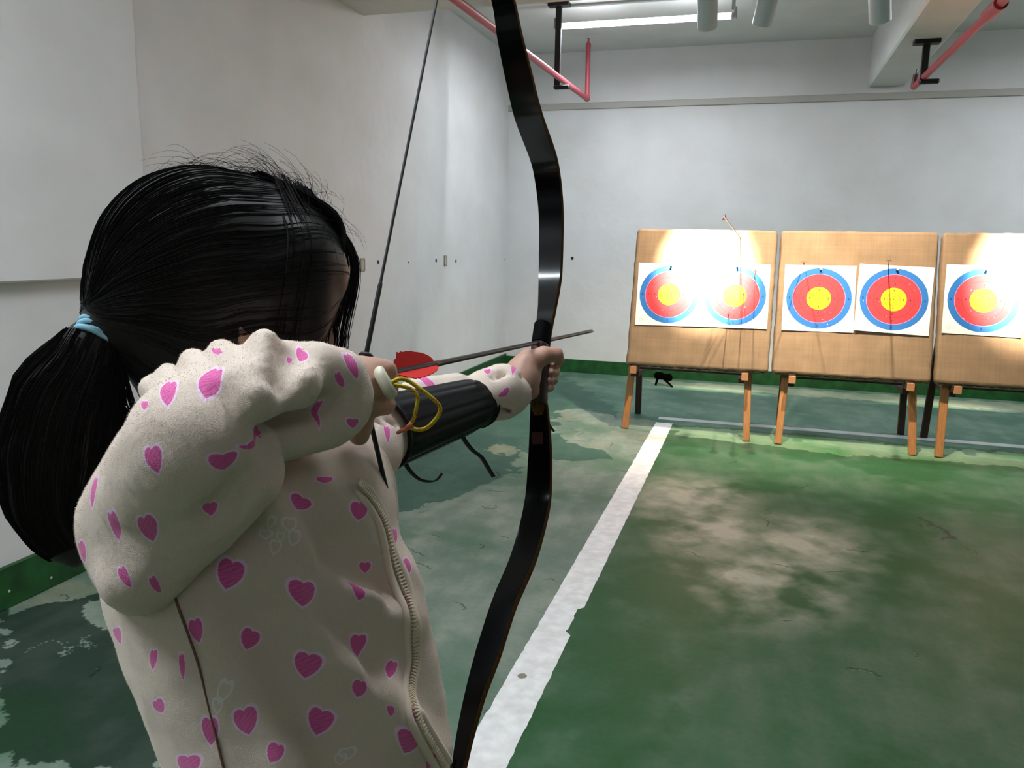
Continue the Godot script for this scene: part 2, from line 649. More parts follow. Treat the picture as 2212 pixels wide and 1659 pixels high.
func room() -> void:
	m_wall = triplanar(mat(Color(0.86, 0.86, 0.865), 0.75), 0.45)
	m_wall.albedo_texture = noise_tex(0.008, Color(0.955, 0.95, 0.94), Color(1, 1, 1), 512, 5, 4)
	m_wall.normal_enabled = true
	m_wall.normal_texture = noise_tex(0.02, Color.BLACK, Color.WHITE, 512, 4, 8, true)
	m_wall.normal_scale = 0.12
	var m_ceiling := triplanar(mat(Color(0.82, 0.825, 0.815), 0.85), 0.5)
	m_ceiling.albedo_texture = m_wall.albedo_texture
	m_skirt = triplanar(mat(Color(1, 1, 1), 0.45), 1.3)
	m_skirt.albedo_texture = noise_tex(0.012, Color(0.03, 0.20, 0.07), Color(0.09, 0.36, 0.15), 512, 5, 21)

	# floor: painted part in view, then the rest of the hall
	var g := Geo.new()
	var xs := [FX0, FX0 + FW, 5.1]
	var zs := [FZ0, FZ0 + FD, 3.7]
	var a := Vector3(xs[0], 0, zs[0])
	g.quad(g.vert(a, Vector2(0, 0)), g.vert(Vector3(xs[0], 0, zs[1]), Vector2(0, 1)), g.vert(Vector3(xs[1], 0, zs[1]), Vector2(1, 1)), g.vert(Vector3(xs[1], 0, zs[0]), Vector2(1, 0)))
	var m_floor := mat(Color.WHITE, 0.46)
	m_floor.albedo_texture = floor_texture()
	m_floor.metallic_specular = 0.13
	m_floor.texture_repeat = false
	var fm: ArrayMesh = g.mesh(false)
	var rest := Geo.new()
	rest.flat(Vector3(xs[1], 0, zs[0]), Vector3(xs[1], 0, zs[1]), Vector3(xs[2], 0, zs[1]), Vector3(xs[2], 0, zs[0]))
	rest.flat(Vector3(xs[0], 0, zs[1]), Vector3(xs[0], 0, zs[2]), Vector3(xs[2], 0, zs[2]), Vector3(xs[2], 0, zs[1]))
	rest.box(Vector3(1.4, -0.08, -1.8), Vector3(3.7, 0.07, 5.5))
	var rm: ArrayMesh = rest.mesh(false)
	var all := ArrayMesh.new()
	all.add_surface_from_arrays(Mesh.PRIMITIVE_TRIANGLES, fm.surface_get_arrays(0))
	all.add_surface_from_arrays(Mesh.PRIMITIVE_TRIANGLES, rm.surface_get_arrays(0))
	var m_rest := triplanar(mat(Color(1, 1, 1), 0.42), 0.5)
	m_rest.albedo_texture = noise_tex(0.01, Color(0.20, 0.36, 0.2), Color(0.42, 0.48, 0.38), 512, 5, 31)
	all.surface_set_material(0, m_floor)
	all.surface_set_material(1, m_rest)
	var fl := MeshInstance3D.new()
	fl.name = "floor"
	fl.mesh = all
	add_child(fl)
	fl.set_meta("kind", "structure")
	fl.set_meta("label", "worn green painted concrete floor")
	# painted lines
	var m_line := triplanar(mat(Color(1, 1, 1), 0.5), 1.5)
	m_line.albedo_texture = noise_tex(0.02, Color(0.84, 0.83, 0.82), Color(0.95, 0.95, 0.945), 512, 5, 41)
	var ln := Geo.new()
	var nz := 220
	for i in nz + 1:
		var z := lerpf(-5.36, -0.4, float(i) / nz)
		var l := -0.591 + rng.randf_range(-0.0015, 0.0015)
		var r := -0.477 + rng.randf_range(-0.0015, 0.0015)
		if absf(z + 2.36) < 0.09:
			r -= 0.02 * rng.randf_range(0.5, 1.0)
		if rng.randf() < 0.06:
			r -= 0.003
		if rng.randf() < 0.06:
			l += 0.003
		ln.vert(Vector3(l, 0.0012, z))
		ln.vert(Vector3(r, 0.0012, z))
		if i:
			ln.quad(i * 2 - 2, i * 2, i * 2 + 1, i * 2 - 1)
	part("painted_line", ln.mesh(false), m_line, fl, "white painted lane line")
	var m_grey := mat(Color(0.64, 0.66, 0.66), 0.5)
	part("painted_line", slab(Vector3(-0.59, 0.0, -5.55), Vector3(4.9, 0.0012, -5.465)), m_grey, fl, "thin grey painted cross line")
	var sp := Geo.new()
	var c0: Vector3 = Vector3(-0.5532, 0, -1.9761)
	var cc := sp.vert(c0 + Vector3(0, 0.0016, 0))
	for k in 15:
		var an := TAU * k / 14
		sp.vert(c0 + Vector3(cos(an), 0, sin(an)) * 0.0145 * (0.85 + 0.2 * rng.randf()) + Vector3(0, 0.0016, 0))
		if k:
			sp.tri(cc, cc + k + 1, cc + k)
	part("stain", sp.mesh(false), mat(Color(0.52, 0.49, 0.43), 0.7), fl, "brown round spot on the white line")

	# walls
	var wl := struct("wall_left", slab(Vector3(-2.48, -0.02, -7.34), Vector3(-2.26, 2.96, 3.72)), m_wall, "white painted wall on the left")
	part("panel", slab(Vector3(-2.27, 1.045, -2.53), Vector3(-2.215, 2.85, 3.7), 0.006), m_wall, wl, "raised upper part of the wall")
	var wb := struct("wall_back", slab(Vector3(-2.48, -0.02, -7.34), Vector3(5.12, 2.96, -7.22)), m_wall, "white painted wall behind the targets")
	struct("wall_right", slab(Vector3(5.0, -0.02, -7.34), Vector3(5.12, 2.96, 3.72)), m_wall)
	struct("wall_front", slab(Vector3(-2.48, -0.02, 3.6), Vector3(5.12, 2.96, 3.72)), m_wall)
	struct("ceiling", slab(Vector3(-2.48, 2.84, -7.34), Vector3(5.12, 2.96, 3.72)), m_ceiling, "pale ceiling")
	struct("ceiling_beam", slab(Vector3(0.745, 2.46, -7.23), Vector3(1.02, 2.85, -4.40), 0.012), m_ceiling, "concrete beam running towards the back wall")
	struct("ceiling_beam", slab(Vector3(-2.27, 2.46, -4.42), Vector3(5.01, 2.85, -3.9), 0.012), m_ceiling, "concrete beam across the hall")
	var m_trim := mat(Color(0.68, 0.67, 0.64), 0.6)
	var t := struct("trim_1", slab(Vector3(-2.27, 2.358, -7.225), Vector3(5.0, 2.411, -7.200), 0.004), m_trim, "grey strip along the back wall")
	t.set_meta("kind", "structure")
	# green skirting, chipped at the left end of the back wall
	var sk := Geo.new()
	sk.box(Vector3(1.62, 0.06, -7.214), Vector3(3.38, 0.062, 0.008), Basis.IDENTITY, 0.003)
	sk.box(Vector3(-2.12, 0.085, -7.214), Vector3(0.14, 0.035, 0.008), Basis.IDENTITY, 0.003)
	struct("baseboard_back", sk, m_skirt, "green painted skirting along the back wall")
	var ch := Geo.new()
	for k in 9:
		var x0 := -1.985 + k * 0.026
		ch.box(Vector3(x0 + 0.013, 0.09 + 0.015 * sin(k * 1.9), -7.214), Vector3(0.0132, 0.032 - 0.015 * sin(k * 1.9), 0.008))
	part("chipped_paint", ch, m_skirt, get_node("baseboard_back"))
	struct("baseboard_left", slab(Vector3(-2.262, 0, -7.22), Vector3(-2.245, 0.140, 3.6), 0.003), m_skirt, "green painted skirting along the left wall")
	var m_chip := mat(Color(0.72, 0.70, 0.66), 0.8)
	for q: Vector3 in [Vector3(-2.244, 0.0574, -1.8412), Vector3(-2.244, 0.0365, -2.0019)]:
		var cg := Geo.new()
		cg.lathe(q, Vector3(1, 0, 0), PackedVector2Array([Vector2(0.0055, 0), Vector2(0.004, 0.0012), Vector2(0.0, 0.0014)]), 7)
		part("paint_chip", cg, m_chip, get_node("baseboard_left"))

# ---------------------------------------------------------------- lamps

func tube_lamp(c: Vector3, label: String, energy: float, glow: float, tone := Color(0.95, 0.975, 1.0)) -> void:
	var t := thing("fluorescent_lamp", label, "lamp", c)
	var tb := Geo.new()
	tb.tube(PackedVector3Array([c + Vector3(-0.59, 0, 0), c + Vector3(0.59, 0, 0)]), PackedFloat32Array([0.021]), 16)
	var mt := mat(Color(0.95, 0.95, 0.95), 0.4)
	mt.emission_enabled = true
	mt.emission = Color(0.95, 0.97, 1.0)
	mt.emission_energy_multiplier = glow
	part("tube", tb, mt, t)
	var mw := mat(Color(0.62, 0.63, 0.62), 0.6)
	var h := Geo.new()
	h.box(Vector3(c.x, 2.835, c.z), Vector3(0.61, 0.012, 0.014), Basis.IDENTITY, 0.003)
	part("rail", h, mw, t)
	for s: float in [-1.0, 1.0]:
		var cp := Geo.new()
		cp.tube(PackedVector3Array([c + Vector3(s * 0.59, 0, 0), c + Vector3(s * 0.605, 0, 0)]), PackedFloat32Array([0.0215]), 12)
		part("end_cap", cp, mat(Color(0.75, 0.75, 0.74), 0.35, 0.6), t)
		var so := Geo.new()
		so.box(c + Vector3(s * 0.615, 0.018, 0), Vector3(0.010, 0.036, 0.018), Basis.IDENTITY, 0.004)
		part("socket", so, mw, t)
		var ho := Geo.new()
		ho.box(c + Vector3(s * 0.600, (2.83 - c.y) * 0.5 + 0.02, 0), Vector3(0.012, (2.83 - c.y) * 0.5 - 0.015, 0.006), Basis.IDENTITY, 0.002)
		part("holder", ho, mw, t)
	var d := AreaLight3D.new()
	d.name = "tube_light"
	d.area_size = Vector2(1.16, 0.05)
	d.light_color = tone
	d.light_energy = energy
	d.area_range = 20.0
	d.shadow_enabled = true
	t.add_child(d, true)
	d.position = Vector3(0, -0.022, 0)
	d.rotation = Vector3(-PI / 2, 0, 0)
	for s: float in [-0.35, 0.35]:
		var l := OmniLight3D.new()
		l.name = "tube_side_light"
		l.light_color = tone
		l.light_energy = energy * 0.022
		l.light_size = 0.03
		l.omni_range = 20.0
		l.omni_attenuation = 2.0
		l.shadow_enabled = true
		t.add_child(l, true)
		l.position = Vector3(s, -0.11, 0)

func spot_lamp(foot: Vector3, aim: Vector3, label: String, energy: float, m: Material, angle := 13.5) -> void:
	var t := thing("spot_lamp", label, "lamp", foot, "")
	var d := (aim - foot).normalized()
	var h := Geo.new()
	h.lathe(foot, -d, PackedVector2Array([Vector2(0.0, 0.03), Vector2(0.038, 0.03), Vector2(0.042, 0.0), Vector2(0.047, -0.003), Vector2(0.049, 0.004), Vector2(0.049, 0.15), Vector2(0.046, 0.16), Vector2(0.0, 0.162)]), 28)
	part("housing", h, m, t)
	var top := foot - d * 0.12
	var st := Geo.new()
	st.tube(PackedVector3Array([top, Vector3(top.x, top.y + 0.05, top.z), Vector3(top.x, 2.845, top.z)]), PackedFloat32Array([0.009]), 8)
	part("stem", st, m, t)
	var dd := Geo.new()
	dd.lathe(foot + d * -0.028, d, PackedVector2Array([Vector2(0.034, 0), Vector2(0.03, 0.006), Vector2(0.0, 0.009)]), 20)
	var mb := mat(Color(1, 0.97, 0.9), 0.3)
	if energy > 0:
		mb.emission_enabled = true
		mb.emission = Color(1, 0.95, 0.85)
		mb.emission_energy_multiplier = 6.0
	part("bulb", dd, mb, t)
	if energy <= 0:
		return
	var l := SpotLight3D.new()
	l.name = "spot_light"
	l.light_color = Color(1.0, 0.94, 0.83)
	l.light_energy = energy
	l.light_size = 0.02
	l.spot_angle = angle
	l.spot_angle_attenuation = 1.0
	l.spot_range = 20.0
	l.shadow_enabled = true
	t.add_child(l)
	l.look_at_from_position(foot + d * 0.01, aim, Vector3.UP)
	l.position = d * 0.01

func lights() -> void:
	var cool := Color(0.93, 0.97, 1.0)
	tube_lamp(Vector3(-0.87, 2.70, -5.82), "bare fluorescent tube under the ceiling by the back wall", LAMP_FAR, 5.0)
	tube_lamp(Vector3(-0.60, 2.70, -1.0), "bare fluorescent tube above the archer", LAMP_KEY, 5.0, cool)
	tube_lamp(Vector3(-1.50, 2.70, 0.15), "added out-of-view tube by the left wall giving the archer side light", LAMP_ADDED_LEFT, 5.0, cool)  # added lamp, never in view: brightens the girl's left side
	tube_lamp(Vector3(2.6, 2.70, -5.73), "bare fluorescent tube on the right half of the ceiling", LAMP_SIDE, 5.0)
	tube_lamp(Vector3(1.4, 2.70, 1.6), "added out-of-view tube for fill light behind the shooting line", LAMP_ADDED_FILL, 5.0, cool)  # added lamp, never in view: weak general fill
	var ms := mat(Color(0.74, 0.78, 0.79), 0.4, 0.1)
	spot_lamp(Vector3(-0.3195, 2.2591, -4.3), Vector3(-0.31, 1.11, -5.2), "grey cylinder spot lamp touching the end of the tube lamp", 80.0, ms)
	spot_lamp(Vector3(-0.0604, 2.2671, -4.34), Vector3(-0.35, 0.8, -5.1), "grey cylinder spot lamp hanging tilted in the middle of the three", 6.5, ms, 44.0)
	spot_lamp(Vector3(0.4679, 2.2335, -4.26), Vector3(0.75, 0.8, -5.1), "grey cylinder spot lamp beside the ceiling beam", 6.5, ms, 44.0)
	spot_lamp(Vector3(1.52, 2.30, -4.28), Vector3(1.49, 1.11, -5.2), "grey cylinder spot lamp over the rightmost target", 80.0, ms)

# ---------------------------------------------------------------- sprinkler pipes

func pipes() -> void:
	var mr := mat(Color(0.62, 0.13, 0.16), 0.45)
	var mp := mat(Color(0.66, 0.27, 0.32), 0.5)
	var mk := mat(Color(0.03, 0.027, 0.03), 0.6)
	var e: Vector3 = Vector3(-1.42, 2.3505, -6.6598)
	var s: Vector3 = Vector3(-1.42, 2.2944, -3.6907)
	var t := thing("sprinkler_pipe", "red sprinkler pipe with a tall upright riser at its end", "pipe", e)
	var far := s + (s - e) * 0.12
	var g := Geo.new()
	g.tube(PackedVector3Array([far, s, e]), PackedFloat32Array([0.021]), 14)
	part("pipe", g, mp, t)
	g = Geo.new()
	g.lathe(e, Vector3.UP, PackedVector2Array([Vector2(0, -0.026), Vector2(0.018, -0.02), Vector2(0.026, 0), Vector2(0.024, 0.03), Vector2(0.0, 0.032)]), 14)
	part("elbow", g, mp, t)
	var top: Vector3 = Vector3(-1.42, 2.7565, -6.6472)
	g = Geo.new()
	g.tube(PackedVector3Array([e, top]), PackedFloat32Array([0.019]), 14)
	part("riser", g, mp, t)
	g = Geo.new()
	g.lathe(top, Vector3.UP, PackedVector2Array([Vector2(0.021, -0.01), Vector2(0.021, 0.01), Vector2(0.009, 0.022), Vector2(0.007, 0.05), Vector2(0.016, 0.052), Vector2(0.0, 0.056)]), 12)
	part("sprinkler_head", g, mp, t)
	hanger(Vector3(-1.4473, 2.84, -5.7604), Vector3(-1.44, 2.2927, -5.8647), mk, "black hanger from the ceiling holding the left red pipe", Vector3(1, 0, 0))
	# right-hand pipe
	var e2: Vector3 = Vector3(0.9, 2.2402, -6.0157)
	var s2: Vector3 = Vector3(0.93, 2.2525, -4.1556)
	t = thing("sprinkler_pipe", "red sprinkler pipe under the ceiling beam with a short dark riser", "pipe", e2)
	g = Geo.new()
	var back := s2 + (s2 - e2) * 0.35
	g.tube(PackedVector3Array([back, s2, e2]), PackedFloat32Array([0.020]), 14)
	part("pipe", g, mr, t)
	g = Geo.new()
	g.tube(PackedVector3Array([s2.lerp(e2, -0.01), s2.lerp(e2, 0.10)]), PackedFloat32Array([0.030]), 14)
	part("coupling", g, mr, t)
	g = Geo.new()
	g.tube(PackedVector3Array([e2, e2 + Vector3(0.005, 0.075, 0)]), PackedFloat32Array([0.020, 0.017]), 12)
	part("riser", g, mat(Color(0.28, 0.05, 0.07), 0.5), t)
	g = Geo.new()
	g.lathe(e2 + Vector3(0.006, 0.075, 0), Vector3.UP, PackedVector2Array([Vector2(0.017, -0.006), Vector2(0.008, 0.008), Vector2(0.006, 0.03), Vector2(0.013, 0.032), Vector2(0.0, 0.036)]), 12)
	part("sprinkler_head", g, mat(Color(0.5, 0.48, 0.47), 0.35, 0.6), t)
	hanger(Vector3(0.9012, 2.46, -5.6998), Vector3(0.905, 2.2289, -5.5659), mk, "black hanger from the concrete beam holding the right red pipe", Vector3(1, 0, 0))

func hanger(top: Vector3, bottom: Vector3, m: Material, label: String, side: Vector3) -> void:
	bottom.x = top.x
	bottom.z = top.z
	var t := thing("pipe_hanger", label, "bracket", top)
	var g := Geo.new()
	g.box(top + Vector3(0, -0.012, 0), Vector3(0.075, 0.014, 0.035), Basis.IDENTITY, 0.003)
	part("mounting_plate", g, m, t)
	g = Geo.new()
	g.box((top + bottom) * 0.5, Vector3(0.021, (top.y - bottom.y) * 0.5, 0.012), Basis.IDENTITY, 0.003)
	part("stem", g, m, t)
	g = Geo.new()
	g.box(bottom + Vector3(0.035, -0.014, 0), Vector3(0.058, 0.014, 0.022), Basis.IDENTITY, 0.008)
	part("clamp", g, m, t)

# ---------------------------------------------------------------- targets

const LEAN := 0.27
var faces_tex: Array[ImageTexture] = []
var m_jute: StandardMaterial3D
var m_pine: StandardMaterial3D
var m_lit_end: StandardMaterial3D
var m_dark: StandardMaterial3D

func lean_at(x: float, v: float, out := 0.0) -> Vector3:
	var k := sqrt(1.0 + LEAN * LEAN)
	return Vector3(x, 0.435, -5.04) + Vector3(0, 1, -LEAN) / k * v + Vector3(0, LEAN, 1) / k * out

const DIGITS := {"6": "111100111101111", "7": "111001010010010", "8": "111101111101111", "9": "111101111001111", "X": "101101010101101", "1": "010110010010111", "0": "111101101101111"}

func digit(im: Image, ch: String, cx: int, cy: int, s: int, c: Color) -> void:
	var bits: String = DIGITS[ch]
	for k in 15:
		if bits[k] == "1":
			im.fill_rect(Rect2i(cx + (k % 3 - 1) * s - s / 2, cy + (k / 3 - 2) * s - s / 2, s, s), c)

func face_texture(seed_: int) -> ImageTexture:
	var n := 512
	var im := Image.create(n, n, false, Image.FORMAT_RGB8)
	var white := Color(0.93, 0.92, 0.90)
	var blue := Color(0.10, 0.42, 0.72)
	var red := Color(0.86, 0.20, 0.24)
	var gold := Color(0.95, 0.82, 0.03)
	var black := Color(0.1, 0.1, 0.12)
	for y in n:
		for x in n:
			var r := Vector2(x - n / 2.0, y - n / 2.0).length() / (n / 2.0)
			var c := white
			if r < 0.915:
				c = blue
			if r < 0.742:
				c = Color(0.85, 0.55, 0.85) if r > 0.728 else red
			if absf(r - 0.545) < 0.005:
				c = Color(0.45, 0.10, 0.12)
			if r < 0.345:
				c = gold
			if absf(r - 0.175) < 0.004 or absf(r - 0.088) < 0.004:
				c = Color(0.5, 0.42, 0.05)
			im.set_pixel(x, y, c)
	im.fill_rect(Rect2i(n / 2 - 8, n / 2 - 1, 16, 2), black)
	im.fill_rect(Rect2i(n / 2 - 1, n / 2 - 8, 2, 16), black)
	var at := {"6": 0.83, "7": 0.64, "8": 0.445, "9": 0.26}
	for ch: String in at:
		var d := int(float(at[ch]) * n / 2.0)
		for o: Vector2i in [Vector2i(d, 0), Vector2i(-d, 0), Vector2i(0, d), Vector2i(0, -d)]:
			digit(im, ch, n / 2 + o.x, n / 2 + o.y, 3, Color(0.1, 0.1, 0.2))
	# faint round print in the lower left corner, small print in the others
	var grey := Color(0.72, 0.73, 0.75)
	for y in 34:
		for x in 34:
			var r := Vector2(x - 17, y - 17).length()
			if absf(r - 14) < 1.6 or (r < 11 and (x + y) % 5 < 2):
				im.set_pixel(26 + x, n - 62 + y, grey)
	for k in 3:
		im.fill_rect(Rect2i(n - 58, 28 + k * 8, 20 - k * 4, 3), grey)
		im.fill_rect(Rect2i(26, 28 + k * 8, 14, 3), grey)
	# pinholes and small tears left by arrows
	var r := RandomNumberGenerator.new()
	r.seed = seed_
	for k in 26:
		var a := r.randf() * TAU
		var d := r.randf_range(20, 215)
		var p := Vector2i(int(n / 2 + cos(a) * d), int(n / 2 + sin(a) * d))
		im.fill_rect(Rect2i(p.x, p.y, r.randi_range(2, 5), r.randi_range(2, 6)), Color(0.93, 0.86, 0.82) if r.randf() < 0.6 else Color(0.3, 0.15, 0.12))
	return ImageTexture.create_from_image(im)

func target(i: int) -> void:
	if m_jute == null:
		m_jute = mat(Color(1, 1, 1), 0.9)
		triplanar(m_jute, 1.0, true)
		m_jute.albedo_texture = noise_tex(0.012, Color(0.61, 0.50, 0.395), Color(0.70, 0.58, 0.46), 512, 4, 51)
		var weave := Image.create(256, 256, false, Image.FORMAT_RGB8)
		var r := RandomNumberGenerator.new()
		r.seed = 5
		var wx := PackedFloat32Array()
		var wy := PackedFloat32Array()
		for k in 64:
			wx.append(r.randf_range(-0.07, 0.03))
			wy.append(r.randf_range(-0.08, 0.03))
		for y in 256:
			for x in 256:
				var h := 0.9 + (wx[x / 4] if (x / 4 + y / 4) % 2 == 0 else wy[y / 4]) - (0.06 if x % 4 == 0 or y % 4 == 0 else 0.0)
				weave.set_pixel(x, y, Color(h, h, h))
		m_jute.detail_enabled = true
		m_jute.detail_blend_mode = BaseMaterial3D.BLEND_MODE_MUL
		m_jute.detail_albedo = ImageTexture.create_from_image(weave)
		m_jute.detail_uv_layer = BaseMaterial3D.DETAIL_UV_2
		m_jute.uv2_triplanar = true
		m_jute.uv2_world_triplanar = true
		m_jute.uv2_scale = Vector3(5, 5, 5)
		m_pine = triplanar(mat(Color(1, 1, 1), 0.6), 2.0)
		m_pine.uv1_scale = Vector3(14, 1.6, 14)
		m_pine.albedo_texture = noise_tex(0.02, Color(0.58, 0.38, 0.20), Color(0.74, 0.51, 0.30), 256, 4, 61)
		m_dark = triplanar(mat(Color(1, 1, 1), 0.75), 2.0)
		m_dark.uv1_scale = Vector3(14, 1.6, 14)
		m_dark.albedo_texture = noise_tex(0.02, Color(0.17, 0.10, 0.07), Color(0.28, 0.18, 0.13), 256, 4, 62)
		m_lit_end = mat(Color(0.74, 0.52, 0.36), 0.65)  # paler wood for the peg ends, the light on them put into the colour
		for k in 3:
			faces_tex.append(face_texture(70 + k))
	var x0: float = [-0.767, 0.124, 1.024][i]
	var x1: float = [0.106, 1.007, 1.905][i]
	var where: String = ["leftmost of three", "middle of three", "rightmost of three"][i]
	var k := sqrt(1.0 + LEAN * LEAN)
	var basis := Basis(Vector3.RIGHT, Vector3(0, 1, -LEAN) / k, Vector3(0, LEAN, 1) / k)
	# wooden easel
	var e := thing("target_stand", "wooden easel under the burlap target, " + where, "stand", Vector3((x0 + x1) * 0.5, 0, -5.3), "target easels")
	var feet := [[Vector3(-0.7635, 0, -5.1089), Vector3(0.0055, 0, -5.0335)], [Vector3(0.1917, 0, -5.0307), Vector3(0.9439, 0, -5.038)], [Vector3(1.0837, 0, -5.0361), Vector3(1.86, 0, -5.035)]]
	var rear := [[Vector3(-0.7494, 0, -5.605), Vector3(0.0, 0, -5.58)], [Vector3(0.21, 0, -5.59), Vector3(0.9668, 0, -5.5958)], [Vector3(1.0963, 0, -5.552), Vector3(1.85, 0, -5.58)]]
	for s in 2:
		var foot: Vector3 = feet[i][s]
		var inn: float = 1.0 if s == 0 else -1.0
		var head := Vector3(foot.x + inn * 0.05, 1.12, -5.045 - LEAN * 1.15)
		var g := Geo.new()
		bar(g, foot, head, 0.021, 0.018)
		part("front_leg", g, m_pine, e)
		var rf: Vector3 = rear[i][s]
		g = Geo.new()
		bar(g, rf, Vector3(foot.x + inn * 0.03, 1.10, -5.41), 0.02, 0.018)
		part("rear_leg", g, m_dark, e)
		var px := foot.x + inn * (0.052 if i != 0 or s == 0 else 0.035)
		g = Geo.new()
		g.box(Vector3(px, 0.409, -5.085), Vector3(0.0205, 0.023, 0.085), Basis.IDENTITY, 0.003)
		var pg := part("peg", g, m_dark, e)
		g = Geo.new()
		g.box(Vector3(px, 0.409, -4.998), Vector3(0.0205, 0.023, 0.003), Basis.IDENTITY, 0.002)
		part("lit_sawn_end", g, m_lit_end, pg, "sawn end coloured pale as if lit")
		g = Geo.new()
		bar(g, Vector3(foot.x + inn * 0.045, 0.36, -5.13), Vector3(foot.x + inn * 0.06, 0.36, -5.56), 0.028, 0.015)
		part("side_brace", g, m_dark, e)
	var cr := Geo.new()
	cr.tube(PackedVector3Array([Vector3(float(feet[i][0].x) + 0.03, 0.395, -5.19), Vector3(float(feet[i][1].x) - 0.03, 0.395, -5.19)]), PackedFloat32Array([0.008]), 8)
	part("crossbar", cr, m_dark, e)
	# burlap butt
	var c := lean_at((x0 + x1) * 0.5, 0.447, -0.045)
	var b := thing("target_butt", "square burlap covered archery target, " + where, "archery target", c, "burlap targets")
	var hx := (x1 - x0) * 0.5
	var g := Geo.new()
	var h := Vector3(hx, 0.447, 0.045)
	var rr := 0.026
	var res := 40
	var nf := FastNoiseLite.new()
	nf.seed = 90 + i
	nf.frequency = 6.0
	var nl := FastNoiseLite.new()
	nl.seed = 95 + i
	nl.frequency = 60.0
	for face in 6:
		var ax := face / 2
		var sg := 1.0 if face % 2 == 0 else -1.0
		var ua := (ax + 1) % 3
		var wa := (ax + 2) % 3
		var nu := res if h[ua] > 0.1 else 6
		var nw := res if h[wa] > 0.1 else 6
		var first := g.v.size()
		for y in nw + 1:
			for x in nu + 1:
				var p := Vector3.ZERO
				p[ax] = sg * h[ax]
				p[ua] = edge_step(x, nu, h[ua], rr)
				p[wa] = edge_step(y, nw, h[wa], rr)
				var q := p.clamp(-h + Vector3(rr, rr, rr), h - Vector3(rr, rr, rr))
				var nn := (p - q).normalized()
				p = q + nn * rr
				p += nn * (nf.get_noise_3dv(p) * 0.006 + nl.get_noise_3dv(p) * (0.0035 if absf(p.z) < 0.04 else 0.0008))
				g.vert(c + basis * p)
		for y in nw:
			for x in nu:
				var a := first + y * (nu + 1) + x
				if sg > 0:
					g.quad(a, a + 1, a + nu + 2, a + nu + 1)
				else:
					g.quad(a, a + nu + 1, a + nu + 2, a + 1)
	part("cover", g, m_jute, b)
	# hem seam round the front edge
	var hem := Geo.new()
	var ring := PackedVector3Array()
	for kx in 41:
		ring.append(c + basis * Vector3(lerpf(-hx + 0.02, hx - 0.02, kx / 40.0), -0.445 + 0.003 * sin(kx * 2.3), 0.028 + 0.002 * sin(kx * 1.7)))
	hem.tube(ring, PackedFloat32Array([0.005]), 6)
	part("hem", hem, mat(Color(0.20, 0.13, 0.08), 0.9), b, "dark bottom hem")
	# paper faces
	var all := [[[-0.528, 0.464, 1.0], [-0.124, 0.469, 0.4]], [[0.365, 0.4715, 0.5], [0.779, 0.480, -1.9]], [[1.248, 0.492, -1.2], [1.664, 0.485, 0.6]]]
	var names := [["paper ring target at the far left", "paper ring target with arrows in it"], ["paper ring target left on the middle butt", "paper ring target right on the middle butt"], ["paper ring target left on the rightmost butt", "paper ring target at the picture's right edge"]]
	for f in 2:
		var d: Array = all[i][f]
		var o := lean_at(d[0], d[1], 0.0035 + 0.0012 * f)
		var th := thing("paper_target", names[i][f], "target face", o, "paper target faces")
		var tb := basis * Basis(Vector3(0, 0, 1), deg_to_rad(d[2]))
		var pg := Geo.new()
		var n := 14
		var pn := FastNoiseLite.new()
		pn.seed = 100 + i * 2 + f
		pn.frequency = 4.0
		for y in n + 1:
			for x in n + 1:
				var u := float(x) / n
				var v := float(y) / n
				var lift := 0.002 + 0.004 * pow(absf(u - 0.5) * 2.0, 3.0) * pow(absf(v - 0.5) * 2.0, 2.0) + pn.get_noise_2d(u, v) * 0.002
				if i == 1 and f == 1 and v > 0.8:
					lift += (v - 0.8) * 0.07 * (1.0 - u)
				pg.vert(o + tb * Vector3((u - 0.5) * 0.405, (0.5 - v) * 0.405, lift), Vector2(u, v))
		for y in n:
			for x in n:
				var a := y * (n + 1) + x
				pg.quad(a, a + n + 1, a + n + 2, a + 1)
		var mf := mat(Color.WHITE, 0.7)
		mf.albedo_texture = faces_tex[(i * 2 + f) % 3]
		mf.texture_repeat = false
		part("sheet", pg.mesh(false), mf, th)
		# pin at the top of the blue ring
		var pp := o + tb * Vector3(0.004, 0.176, 0.002)
		var pt := thing("push_pin", ["dark", "dark", "white", "white", "white", "white"][i * 2 + f] + " push pin in the " + str(names[i][f]), "pin", pp, "push pins")
		var pin := Geo.new()
		pin.lathe(pp, basis.z, PackedVector2Array([Vector2(0.0015, -0.01), Vector2(0.0015, 0.004), Vector2(0.006, 0.005), Vector2(0.004, 0.009), Vector2(0.0045, 0.016), Vector2(0.007, 0.019), Vector2(0.006, 0.022), Vector2(0.0, 0.0225)]), 12)
		part("head", pin, mat(Color(0.85, 0.84, 0.80), 0.35) if i > 0 else mat(Color(0.08, 0.08, 0.10), 0.35), pt)
	# arrows standing in the butt
	var stuck := [
		[[lean_at(-0.111, 0.843, -0.04), Vector3(-0.1941, 1.3508, -4.58), "red fletched arrow sticking up above the leftmost burlap target"],
		[lean_at(-0.014, 0.60, -0.04), Vector3(-0.0101, 1.0697, -4.52), "arrow in the blue ring of the second paper face, near its upper right"],
		[lean_at(-0.075, 0.465, -0.04), Vector3(-0.0637, 0.9425, -4.5), "arrow at the right edge of the gold of the second paper face"],
		[lean_at(-0.155, 0.36, -0.04), Vector3(-0.1323, 0.8304, -4.52), "arrow low in the red ring of the second paper face"]],
		[[lean_at(0.27, 0.70, -0.04), Vector3(0.235, 1.1245, -4.53), "arrow just above the left paper face of the middle burlap target"],
		[lean_at(0.745, 0.70, -0.04), Vector3(0.6472, 1.1409, -4.55), "arrow just above the right paper face of the middle burlap target"]],
		[]]
	for a: Array in stuck[i]:
		arrow(a[0], a[1], a[2], "arrows in the targets", 0.003, 0.4)

